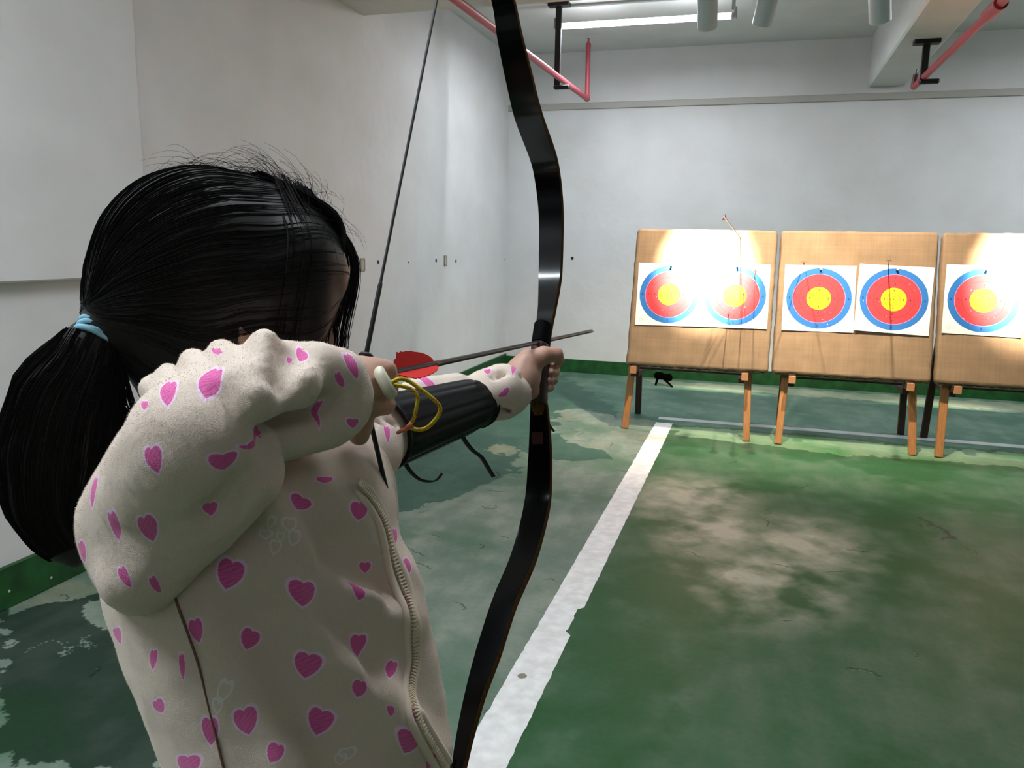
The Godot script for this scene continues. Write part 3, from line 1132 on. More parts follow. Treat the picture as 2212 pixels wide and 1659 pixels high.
func edge_step(i: int, n: int, h: float, r: float) -> float:
	if n <= 6:
		return lerpf(-h, h, float(i) / n)
	if i <= 4:
		return -h + r * i / 4.0
	if i >= n - 4:
		return h - r * (n - i) / 4.0
	return lerpf(-h + r, h - r, float(i - 4) / (n - 8))

func bar(g: Geo, a: Vector3, b: Vector3, hx: float, hz: float) -> void:
	var d := (b - a).normalized()
	var x := Vector3.RIGHT if absf(d.x) < 0.9 else Vector3.UP
	x = (x - d * x.dot(d)).normalized()
	var basis := Basis(x, d, x.cross(d))
	# feet cut level with the floor
	g.box((a + b) * 0.5, Vector3(hx, a.distance_to(b) * 0.5, hz), basis, 0.003)

# an arrow from its point to its tail
func arrow(tip: Vector3, tail: Vector3, label: String, group: String, r: float, vane := 0.06) -> Node3D:
	var t := thing("arrow", label, "arrow", tip, group)
	var d := (tail - tip).normalized()
	var l := tip.distance_to(tail)
	var g := Geo.new()
	g.tube(PackedVector3Array([tip + d * 0.012, tail - d * 0.008]), PackedFloat32Array([r]), 10)
	part("shaft", g, mat(Color(0.10, 0.055, 0.05), 0.35), t)
	g = Geo.new()
	g.lathe(tip, d, PackedVector2Array([Vector2(0.0002, 0), Vector2(r * 0.7, 0.006), Vector2(r * 1.05, 0.012), Vector2(r * 1.05, 0.02), Vector2(0, 0.021)]), 10)
	part("point", g, mat(Color(0.6, 0.58, 0.56), 0.3, 0.8), t)
	g = Geo.new()
	g.tube(PackedVector3Array([tail - d * 0.012, tail]), PackedFloat32Array([r * 1.15]), 10)
	part("nock", g, mat(Color(0.75, 0.72, 0.68), 0.4), t)
	if vane > 0.1:
		var side := (Vector3.UP - d * d.y).normalized()
		for k in 3:
			var s := side.rotated(d, TAU * k / 3.0)
			vane_part(t, tail, d, s, 0.065, 0.018, mat(Color(0.36, 0.06, 0.07), 0.7))
	return t

# a feather: thin plate with a curved back and a notched upper edge
func vane_part(t: Node3D, tail: Vector3, d: Vector3, s: Vector3, length: float, height: float, m: Material, lead := 0.016) -> void:
	var g := Geo.new()
	var th := d.cross(s).normalized() * 0.0004
	var n := 26
	for i in n + 1:
		var u := float(i) / n
		var hgt := height * clampf(minf(u * 5.0, 1.0) * (1.0 if u < 0.3 else sqrt(maxf(0.0, 1.0 - pow((u - 0.3) / 0.7, 2.0)))), 0.03, 1.0)
		if u < 0.55:
			hgt += height * 0.07 * (i % 2) + height * 0.05 * sin(i * 2.7)
		var p := tail - d * (lead + length * u)
		g.vert(p + th)
		g.vert(p + s * hgt + th)
		g.vert(p + s * hgt - th)
		g.vert(p - th)
		if i:
			var b := (i - 1) * 4
			for k in 3:
				g.quad(b + k, b + 4 + k, b + 5 + k, b + 1 + k)
	part("fletching", g.mesh(false), m, t)

# ---------------------------------------------------------------- small things by the walls

func loose_things() -> void:
	# black object on the floor by the back wall
	var c: Vector3 = Vector3(-0.7066, 0, -6.7981)
	var t := thing("clamp", "small black object on two splayed legs on the floor behind the leftmost target", "clamp", c)
	var f := Field.new()
	f.put(c + Vector3(-0.055, 0.085, 0), c + Vector3(0.05, 0.078, 0), 0.026, 0.024, 0.02)
	f.put(c + Vector3(-0.05, 0.10, 0), c + Vector3(-0.02, 0.098, 0), 0.02, 0.02, 0.02)
	f.put(c + Vector3(0.045, 0.09, 0), c + Vector3(0.055, 0.07, 0.01), 0.02, 0.02, 0.02)
	var g := Geo.new()
	f.surface(g, 0.006)
	var mk := mat(Color(0.012, 0.012, 0.013), 0.95)
	mk.metallic_specular = 0.1
	part("jaw", g, mk, t)
	for q: Array in [[Vector3(-0.045, 0.075, 0), Vector3(-0.062, 0.004, 0.01)], [Vector3(0.0, 0.07, 0), Vector3(0.085, 0.004, 0.04)]]:
		g = Geo.new()
		g.tube(PackedVector3Array([c + q[0], c + q[1]]), PackedFloat32Array([0.013, 0.008]), 8)
		part("leg", g, mk, t)
	# blank plates left on the wall
	var mp := mat(Color(0.60, 0.57, 0.52), 0.7)
	var lab := ["beige rectangular wall plate nearest the archer's bowstring", "beige rectangular wall plate farther along, between the string and the bow"]
	var at := [Vector3(-2.258, 1.0451, -4.3365), Vector3(-2.258, 1.0459, -5.6694)]
	for i in 2:
		var p: Vector3 = at[i]
		var w := thing("wall_plate", lab[i], "wall plate", p, "wall plates")
		var pg := Geo.new()
		for s: Array in [[0.0, 0.033, 0.026, 0.006], [0.0, -0.033, 0.026, 0.006], [0.022, 0.0, 0.005, 0.033], [-0.022, 0.0, 0.005, 0.033]]:
			pg.box(p + Vector3(0.001, s[1], s[0]), Vector3(0.004, s[3], s[2]), Basis.IDENTITY, 0.001)
		part("rim", pg, mp, w)
		pg = Geo.new()
		pg.box(p + Vector3(-0.001, 0, 0), Vector3(0.003, 0.03, 0.018), Basis.IDENTITY, 0.001)
		part("blank", pg, mat(Color(0.70, 0.68, 0.64), 0.7), w)
	var md := mat(Color(0.10, 0.09, 0.085), 0.8)
	var spots := [Vector3(-2.259, 1.0392, -4.1345), Vector3(-2.259, 1.0574, -4.5474), Vector3(-2.259, 1.0455, -4.9981), Vector3(-2.259, 1.0491, -5.489), Vector3(-2.259, 1.0383, -5.8962), Vector3(-2.259, 1.0318, -7.1728), Vector3(-1.6294, 1.0539, -7.219)]
	var size := [0.011, 0.012, 0.006, 0.013, 0.012, 0.008, 0.014]
	var names := ["dark plug hole in the wall beside the archer's forehead", "dark plug hole right of the first wall plate", "faint small plug hole in the middle of the left wall row", "dark plug hole just left of the second wall plate", "dark plug hole just right of the second wall plate", "small plug hole beside the room corner", "dark plug hole in the back wall right of the bow"]
	for i in spots.size():
		var p: Vector3 = spots[i]
		var ax := Vector3.RIGHT if i < 6 else Vector3.BACK
		var pl := Geo.new()
		var r: float = size[i]
		pl.lathe(p, ax, PackedVector2Array([Vector2(r, -0.004), Vector2(r, 0.0012), Vector2(r * 0.6, 0.0018), Vector2(r * 0.5, 0.0006), Vector2(0.0, 0.0006)]), 12)
		lone("wall_plug", pl, md, names[i], "wall plug", "plug holes")

# ---------------------------------------------------------------- bow and nocked arrow

func slab_ring(p: Vector3, w: Vector3, e: Vector3, hw: float, lo: float, hi: float) -> PackedVector3Array:
	var out := PackedVector3Array()
	for c: Vector2 in [Vector2(-hw, lo), Vector2(hw, lo), Vector2(hw, hi), Vector2(-hw, hi)]:
		for k in 2:
			out.append(p + w * c.x + e * c.y)
	return out

func limb(pts: Array, widths: Array, root: Node3D, called: String, w: Vector3, side: Vector3, black: Material, wood: Material, label: String) -> void:
	var path := spline(pts, 8)
	var layers := [[0.0026, 0.0036, 0.0], [-0.0050, 0.0026, 0.0004], [-0.0062, -0.0050, 0.0]]
	var geos := []
	for l in 3:
		var rings := []
		for i in path.size():
			var t := (path[mini(i + 1, path.size() - 1)] - path[maxi(i - 1, 0)]).normalized()
			var e := t.cross(w).normalized()
			if e.dot(side) < 0:
				e = -e
			var u := float(i) / 8.0
			var k := mini(int(u), widths.size() - 2)
			var hw := lerpf(widths[k], widths[k + 1], u - k) * 0.5 + float(layers[l][2])
			rings.append(slab_ring(path[i], w, e, hw, layers[l][0], layers[l][1]))
		var g := Geo.new()
		g.loft(rings)
		geos.append(g)
	var o := part(called, geos[0], black, root, label)
	part("wood_core", geos[1], wood, o, "pale wooden core showing along the edge")
	part("back_lamination", geos[2], black, o)

func build_bow() -> void:
	var black := mat(Color(0.006, 0.006, 0.010), 0.35)
	black.metallic_specular = 0.12
	black.clearcoat_enabled = true
	black.clearcoat = 0.55
	black.clearcoat_roughness = 0.13
	var wood := triplanar(mat(Color(1, 1, 1), 0.6), 3.0)
	wood.specular_mode = BaseMaterial3D.SPECULAR_DISABLED
	wood.uv1_scale = Vector3(40, 5, 40)
	wood.albedo_texture = noise_tex(0.02, Color(0.24, 0.16, 0.10), Color(0.40, 0.28, 0.17), 256, 4, 71)
	var grip_c: Vector3 = Vector3(-0.2418, 1.0455, -0.9094)
	var nock: Vector3 = Vector3(-0.2654, 1.1001, -0.5048)
	var w := Vector3(0.992, 0.118, 0.042).normalized()
	var side := (nock - grip_c).normalized()
	var root := thing("bow", "drawn glossy black wooden recurve bow held upright by the girl", "bow", grip_c)
	var top: Vector3 = Vector3(-0.3089, 1.5794, -0.8269)
	var low: Vector3 = Vector3(-0.2192, 0.737, -0.5757)
	limb([Vector3(-0.2462, 1.0946, -0.9451), Vector3(-0.2469, 1.1031, -0.9516), Vector3(-0.2484, 1.1214, -0.9671), Vector3(-0.2515, 1.1549, -0.9896), Vector3(-0.2556, 1.1954, -1.0063), Vector3(-0.2599, 1.2366, -1.0191), Vector3(-0.2644, 1.2743, -1.0185), Vector3(-0.2686, 1.3047, -1.0058), Vector3(-0.2758, 1.3484, -0.9593), Vector3(-0.2819, 1.3914, -0.9344), Vector3(-0.2871, 1.4281, -0.9161), Vector3(-0.2919, 1.4643, -0.9035), Vector3(-0.2989, 1.509, -0.8635), Vector3(-0.3048, 1.5488, -0.8369), top], [0.0185, 0.0195, 0.022, 0.0285, 0.030, 0.031, 0.032, 0.0325, 0.0325, 0.0305, 0.0275, 0.024, 0.020, 0.016, 0.011], root, "upper_limb", w, side, black, wood, "glossy black upper limb")
	limb([Vector3(-0.2383, 1.0121, -0.8992), Vector3(-0.2346, 0.9788, -0.8927), Vector3(-0.2307, 0.9423, -0.8815), Vector3(-0.2266, 0.899, -0.8576), Vector3(-0.2244, 0.8596, -0.7986), Vector3(-0.2245, 0.8363, -0.7293), Vector3(-0.2235, 0.8091, -0.6756), Vector3(-0.2227, 0.7877, -0.6353), Vector3(-0.2213, 0.765, -0.6049), Vector3(-0.2201, 0.7492, -0.5881), low], [0.018, 0.0235, 0.0275, 0.0295, 0.028, 0.0250, 0.0235, 0.0175, 0.0135, 0.011, 0.009], root, "lower_limb", w, side, black, wood, "glossy black lower limb")
	# tips with string grooves
	for q: Array in [[top, Vector3(-0.3048, 1.5488, -0.8369)], [low, Vector3(-0.2201, 0.7492, -0.5881)]]:
		var d: Vector3 = (q[0] - q[1]).normalized()
		var g := Geo.new()
		g.tube(PackedVector3Array([q[0] - d * 0.02, q[0] - d * 0.006, q[0], q[0] + d * 0.006, q[0] + d * 0.012]), PackedFloat32Array([0.0055, 0.005, 0.0042, 0.0052, 0.003]), 12)
		part("limb_tip", g, black, root)
	# handle
	var up := (Vector3(-0.2468, 1.1003, -0.945) - Vector3(-0.2377, 1.0061, -0.8956)).normalized()
	var rise := Geo.new()
	var rr := PackedVector3Array([Vector3(-0.2463, 1.0963, -0.9456), Vector3(-0.2461, 1.0937, -0.9429), Vector3(-0.2446, 1.0764, -0.93), Vector3(-0.2417, 1.0453, -0.9112), Vector3(-0.2383, 1.0121, -0.8992), Vector3(-0.2376, 1.0058, -0.8973), Vector3(-0.2366, 0.997, -0.8964)])
	rise.tube(rr, PackedFloat32Array([0.0090, 0.0096, 0.010, 0.010, 0.0090, 0.0088, 0.006]), 18, 1.25, w)
	var mw := part("riser", rise, wood, root, "varnished brown wooden riser")
	var wr := Geo.new()
	wr.tube(PackedVector3Array([Vector3(-0.2466, 1.0978, -0.9442), Vector3(-0.2457, 1.0871, -0.9352), Vector3(-0.2448, 1.0763, -0.9262)]), PackedFloat32Array([0.0113]), 24, 1.25, w)
	var mtape := mat(Color(0.012, 0.011, 0.013), 0.75)
	mtape.metallic_specular = 0.15
	part("black_wrap", wr, mtape, root, "black tape wrap above the grip")
	var gr := Geo.new()
	var gp := spline([Vector3(-0.2448, 1.0769, -0.9264), Vector3(-0.2441, 1.069, -0.9221), Vector3(-0.2425, 1.0531, -0.9154), Vector3(-0.2408, 1.037, -0.9105), Vector3(-0.2393, 1.0216, -0.9021), Vector3(-0.238, 1.0093, -0.8965)], 4)
	var gq := PackedFloat32Array()
	for i in gp.size():
		var u := float(i) / (gp.size() - 1)
		gq.append(0.0106 + 0.0009 * sin(u * PI) - (0.0008 if i % 4 == 0 else 0.0))
	gr.tube(gp, gq, 22, 1.35, w)
	var lea := triplanar(mat(Color(1, 1, 1), 0.55), 20.0)
	lea.albedo_texture = noise_tex(0.03, Color(0.13, 0.035, 0.03), Color(0.20, 0.06, 0.05), 256, 4, 72)
	part("grip", gr, lea, root, "maroon leather grip")
	var sq := Geo.new()
	var et := (Vector3(-0.2307, 0.9423, -0.8815) - Vector3(-0.2364, 0.9949, -0.8958)).normalized()
	var en := et.cross(w).normalized()
	if en.dot(side) < 0.0:
		en = -en
	sq.box(Vector3(-0.234, 0.9711, -0.8849) + en * 0.0036, Vector3(0.0070, 0.007, 0.0006), Basis(w, et, w.cross(et)).orthonormalized(), 0.0002)
	part("emblem", sq, mat(Color(0.20, 0.01, 0.02), 0.8), root, "small dark red square emblem")
	var lace := Geo.new()
	lace.tube(spline([Vector3(-0.235, 0.9891, -0.9107), Vector3(-0.2333, 0.9799, -0.9271), Vector3(-0.2308, 0.9663, -0.9469)], 4), PackedFloat32Array([0.0016]), 6)
	part("lace", lace, mat(Color(0.02, 0.02, 0.02), 0.7), root)
	# string
	var st := Geo.new()
	st.tube(PackedVector3Array([top + w * 0.0, nock]), PackedFloat32Array([0.0013]), 8)
	st.tube(PackedVector3Array([nock, low]), PackedFloat32Array([0.0013]), 8)
	var ms := mat(Color(0.018, 0.017, 0.02), 0.55)
	var so := part("string", st, ms, root, "black bowstring bent at the drawing hand")
	var sv := Geo.new()
	sv.tube(PackedVector3Array([nock.lerp(top, 0.14), nock.lerp(top, 0.135), nock, nock.lerp(low, 0.26), nock.lerp(low, 0.27)]), PackedFloat32Array([0.0015, 0.0019, 0.0019, 0.0019, 0.0014]), 8)
	part("serving", sv, ms, so)
	var kn := Geo.new()
	kn.lathe(nock.lerp(top, 0.0335), (top - nock).normalized(), PackedVector2Array([Vector2(0, -0.0016), Vector2(0.0052, -0.0014), Vector2(0.0057, 0), Vector2(0.0050, 0.0013), Vector2(0, 0.0017)]), 14)
	part("string_stop", kn, ms, so)
	# the nocked arrow
	var tail: Vector3 = Vector3(-0.265, 1.0997, -0.522)
	var tip: Vector3 = Vector3(-0.2314, 1.069, -1.1792)
	var a := thing("arrow", "dark arrow with red feathers nocked on the drawn bow", "arrow", tip)
	var d := (tail - tip).normalized()
	var g := Geo.new()
	g.tube(PackedVector3Array([tip + d * 0.004, tail - d * 0.008]), PackedFloat32Array([0.0026]), 14)
	part("shaft", g, mat(Color(0.075, 0.045, 0.045), 0.5), a)
	g = Geo.new()
	g.lathe(tip, d, PackedVector2Array([Vector2(0.0012, 0), Vector2(0.0022, 0.001), Vector2(0.0027, 0.006), Vector2(0.0027, 0.012), Vector2(0, 0.0125)]), 14)
	part("point", g, mat(Color(0.55, 0.53, 0.53), 0.3, 0.9), a)
	g = Geo.new()
	g.tube(PackedVector3Array([tail - d * 0.012, tail + d * 0.004]), PackedFloat32Array([0.0031]), 12)
	part("nock", g, mat(Color(0.5, 0.45, 0.4), 0.4), a)
	g = Geo.new()
	g.tube(PackedVector3Array([tail - d * 0.104, tail - d * 0.115]), PackedFloat32Array([0.0029]), 12)
	part("thread_wrap", g, mat(Color(0.30, 0.035, 0.05), 0.5), a, "maroon thread wrap in front of the feathers")
	var mf := mat(Color(0.84, 0.09, 0.055), 0.8)
	mf.backlight_enabled = true
	mf.backlight = Color(0.6, 0.06, 0.03)
	var s0 := (Vector3(-0.2114, 0.9987, -0.0172) - d * d.dot(Vector3(-0.2114, 0.9987, -0.0172))).normalized()
	for k in 3:
		vane_part(a, tail, d, s0.rotated(d, TAU * k / 3.0), 0.078, 0.0145, mf, 0.028)
	# ring with its yellow cord
	var rc: Vector3 = Vector3(-0.2422, 1.1019, -0.4953)
	var ring := thing("thumb_ring", "white archer's thumb ring with a loop of yellow cord on the drawing hand", "ring", rc)
	g = Geo.new()
	g.tube(spline([Vector3(-0.2419, 1.1104, -0.4864), Vector3(-0.2392, 1.1085, -0.4836), Vector3(-0.2358, 1.1038, -0.4828), Vector3(-0.2335, 1.099, -0.4836), Vector3(-0.2337, 1.0966, -0.4863)], 4), radii(0.0050, 0.0052, 17), 16, 0.8)
	g.tube(spline([Vector3(-0.2472, 1.1089, -0.4983), Vector3(-0.2545, 1.1037, -0.5079), Vector3(-0.2524, 1.0932, -0.5108), Vector3(-0.2391, 1.0933, -0.4968)], 6), PackedFloat32Array([0.0035]), 12)
	part("band", g, mat(Color(0.80, 0.78, 0.70), 0.45), ring)
	var im := Image.create(32, 64, false, Image.FORMAT_RGB8)
	for y in 64:
		for x in 32:
			var c := Color(0.80, 0.70, 0.10)
			if (x + y) % 16 < 4 and (x / 4 + y / 8) % 3 == 0:
				c = Color(0.78, 0.22, 0.08)
			elif (x - y + 64) % 8 < 2:
				c = Color(0.60, 0.52, 0.08)
			im.set_pixel(x, y, c)
	var mc := mat(Color.WHITE, 0.8)
	mc.albedo_texture = ImageTexture.create_from_image(im)
	mc.uv1_scale = Vector3(1, 45, 1)
	g = Geo.new()
	g.tube(spline([Vector3(-0.232, 1.104, -0.4829), Vector3(-0.2271, 1.1068, -0.487), Vector3(-0.2227, 1.1042, -0.4932), Vector3(-0.2153, 1.0979, -0.4974), Vector3(-0.2078, 1.0903, -0.5025), Vector3(-0.2049, 1.0844, -0.5055), Vector3(-0.2073, 1.0776, -0.5056), Vector3(-0.214, 1.0702, -0.5032), Vector3(-0.2205, 1.0688, -0.501), Vector3(-0.2255, 1.0709, -0.4988)], 6), PackedFloat32Array([0.0015]), 8)
	g.tube(spline([Vector3(-0.2324, 1.1026, -0.4836), Vector3(-0.2274, 1.101, -0.4911), Vector3(-0.2229, 1.0975, -0.4982), Vector3(-0.2197, 1.0922, -0.5003), Vector3(-0.2209, 1.0835, -0.5004), Vector3(-0.2226, 1.0763, -0.4996), Vector3(-0.2261, 1.0712, -0.4987)], 6), PackedFloat32Array([0.0014]), 8)
	part("cord", g, mc, ring, "yellow cord flecked with red")
	g = Geo.new()
	g.tube(spline([Vector3(-0.2233, 1.0727, -0.4987), Vector3(-0.2253, 1.0713, -0.4968), Vector3(-0.2271, 1.0695, -0.497), Vector3(-0.2304, 1.0681, -0.4957), Vector3(-0.2331, 1.0665, -0.4946)], 5), radii(0.0022, 0.0012, 21), 8)
	part("knot", g, mat(Color(0.78, 0.42, 0.30), 0.8), ring, "melted pinkish cord end")

var SLEEVE := [
	hp(Vector3(-0.3578, 1.101, -0.457), Vector3(-0.3553, 1.101, -0.4577), Vector3(-0.3576, 1.0984, -0.4566), 3.37, 4.46, 12),
	hp(Vector3(-0.3848, 1.0929, -0.4473), Vector3(-0.3823, 1.093, -0.4481), Vector3(-0.3846, 1.0904, -0.4469), 2.24, 3.57, 5),
	hp(Vector3(-0.3988, 1.0838, -0.4414), Vector3(-0.3964, 1.0839, -0.4421), Vector3(-0.3986, 1.0813, -0.4409), 1.12, 1.25, 0),
	hp(Vector3(-0.3525, 1.1219, -0.4625), Vector3(-0.35, 1.1219, -0.4633), Vector3(-0.3523, 1.1193, -0.4621), 2.00, 1.07, 0),
	hp(Vector3(-0.3901, 1.0462, -0.4369), Vector3(-0.3877, 1.0462, -0.4377), Vector3(-0.3899, 1.0437, -0.4365), 2.24, 3.75, -15),
	hp(Vector3(-0.3441, 1.0454, -0.4507), Vector3(-0.3417, 1.0455, -0.4514), Vector3(-0.344, 1.0429, -0.4503), 4.41, 2.14, -15),
	hp(Vector3(-0.429, 1.0238, -0.421), Vector3(-0.4265, 1.0238, -0.4217), Vector3(-0.4288, 1.0212, -0.4205), 0.72, 4.02, 5),
	hp(Vector3(-0.4121, 1.0011, -0.4218), Vector3(-0.4096, 1.0011, -0.4226), Vector3(-0.4119, 0.9985, -0.4214), 1.44, 3.75, -15),
	hp(Vector3(-0.3897, 0.9999, -0.4284), Vector3(-0.3872, 0.9999, -0.4291), Vector3(-0.3895, 0.9974, -0.428), 2.56, 3.57, -20),
	hp(Vector3(-0.35, 1.0151, -0.4432), Vector3(-0.3476, 1.0151, -0.444), Vector3(-0.3498, 1.0126, -0.4428), 1.92, 2.14, 0),
	hp(Vector3(-0.4326, 0.983, -0.4122), Vector3(-0.4301, 0.9831, -0.413), Vector3(-0.4324, 0.9805, -0.4118), 0.96, 2.86, -15),
	hp(Vector3(-0.4032, 0.9659, -0.4179), Vector3(-0.4008, 0.966, -0.4187), Vector3(-0.4031, 0.9634, -0.4175), 1.28, 3.21, -30),
	hp(Vector3(-0.3824, 0.9603, -0.4232), Vector3(-0.3799, 0.9604, -0.4239), Vector3(-0.3822, 0.9578, -0.4228), 1.12, 2.50, -35),
	hp(Vector3(-0.3437, 0.9812, -0.4388), Vector3(-0.3412, 0.9812, -0.4395), Vector3(-0.3435, 0.9787, -0.4384), 2.56, 3.21, 25),
	hp(Vector3(-0.2858, 1.0833, -0.4754), Vector3(-0.2834, 1.0834, -0.4762), Vector3(-0.2857, 1.0808, -0.475), 1.12, 3.04, 0),
	hp(Vector3(-0.323, 1.0682, -0.4613), Vector3(-0.3206, 1.0682, -0.4621), Vector3(-0.3229, 1.0657, -0.4609), 1.12, 2.68, -25),
	hp(Vector3(-0.2624, 1.1128, -0.488), Vector3(-0.26, 1.1128, -0.4888), Vector3(-0.2623, 1.1102, -0.4876), 1.28, 3.75, -25),
	hp(Vector3(-0.3049, 1.1164, -0.4759), Vector3(-0.3025, 1.1164, -0.4766), Vector3(-0.3048, 1.1139, -0.4754), 0.80, 0.71, 0),
	hp(Vector3(-0.2972, 1.1191, -0.4787), Vector3(-0.2947, 1.1191, -0.4795), Vector3(-0.297, 1.1165, -0.4783), 1.60, 1.25, 20),
	hp(Vector3(-0.2697, 1.1032, -0.484), Vector3(-0.2673, 1.1032, -0.4848), Vector3(-0.2696, 1.1007, -0.4836), 0.96, 2.14, -30),
	hp(Vector3(-0.2598, 1.074, -0.4816), Vector3(-0.2573, 1.0741, -0.4823), Vector3(-0.2596, 1.0715, -0.4812), 1.60, 1.34, 0),
]
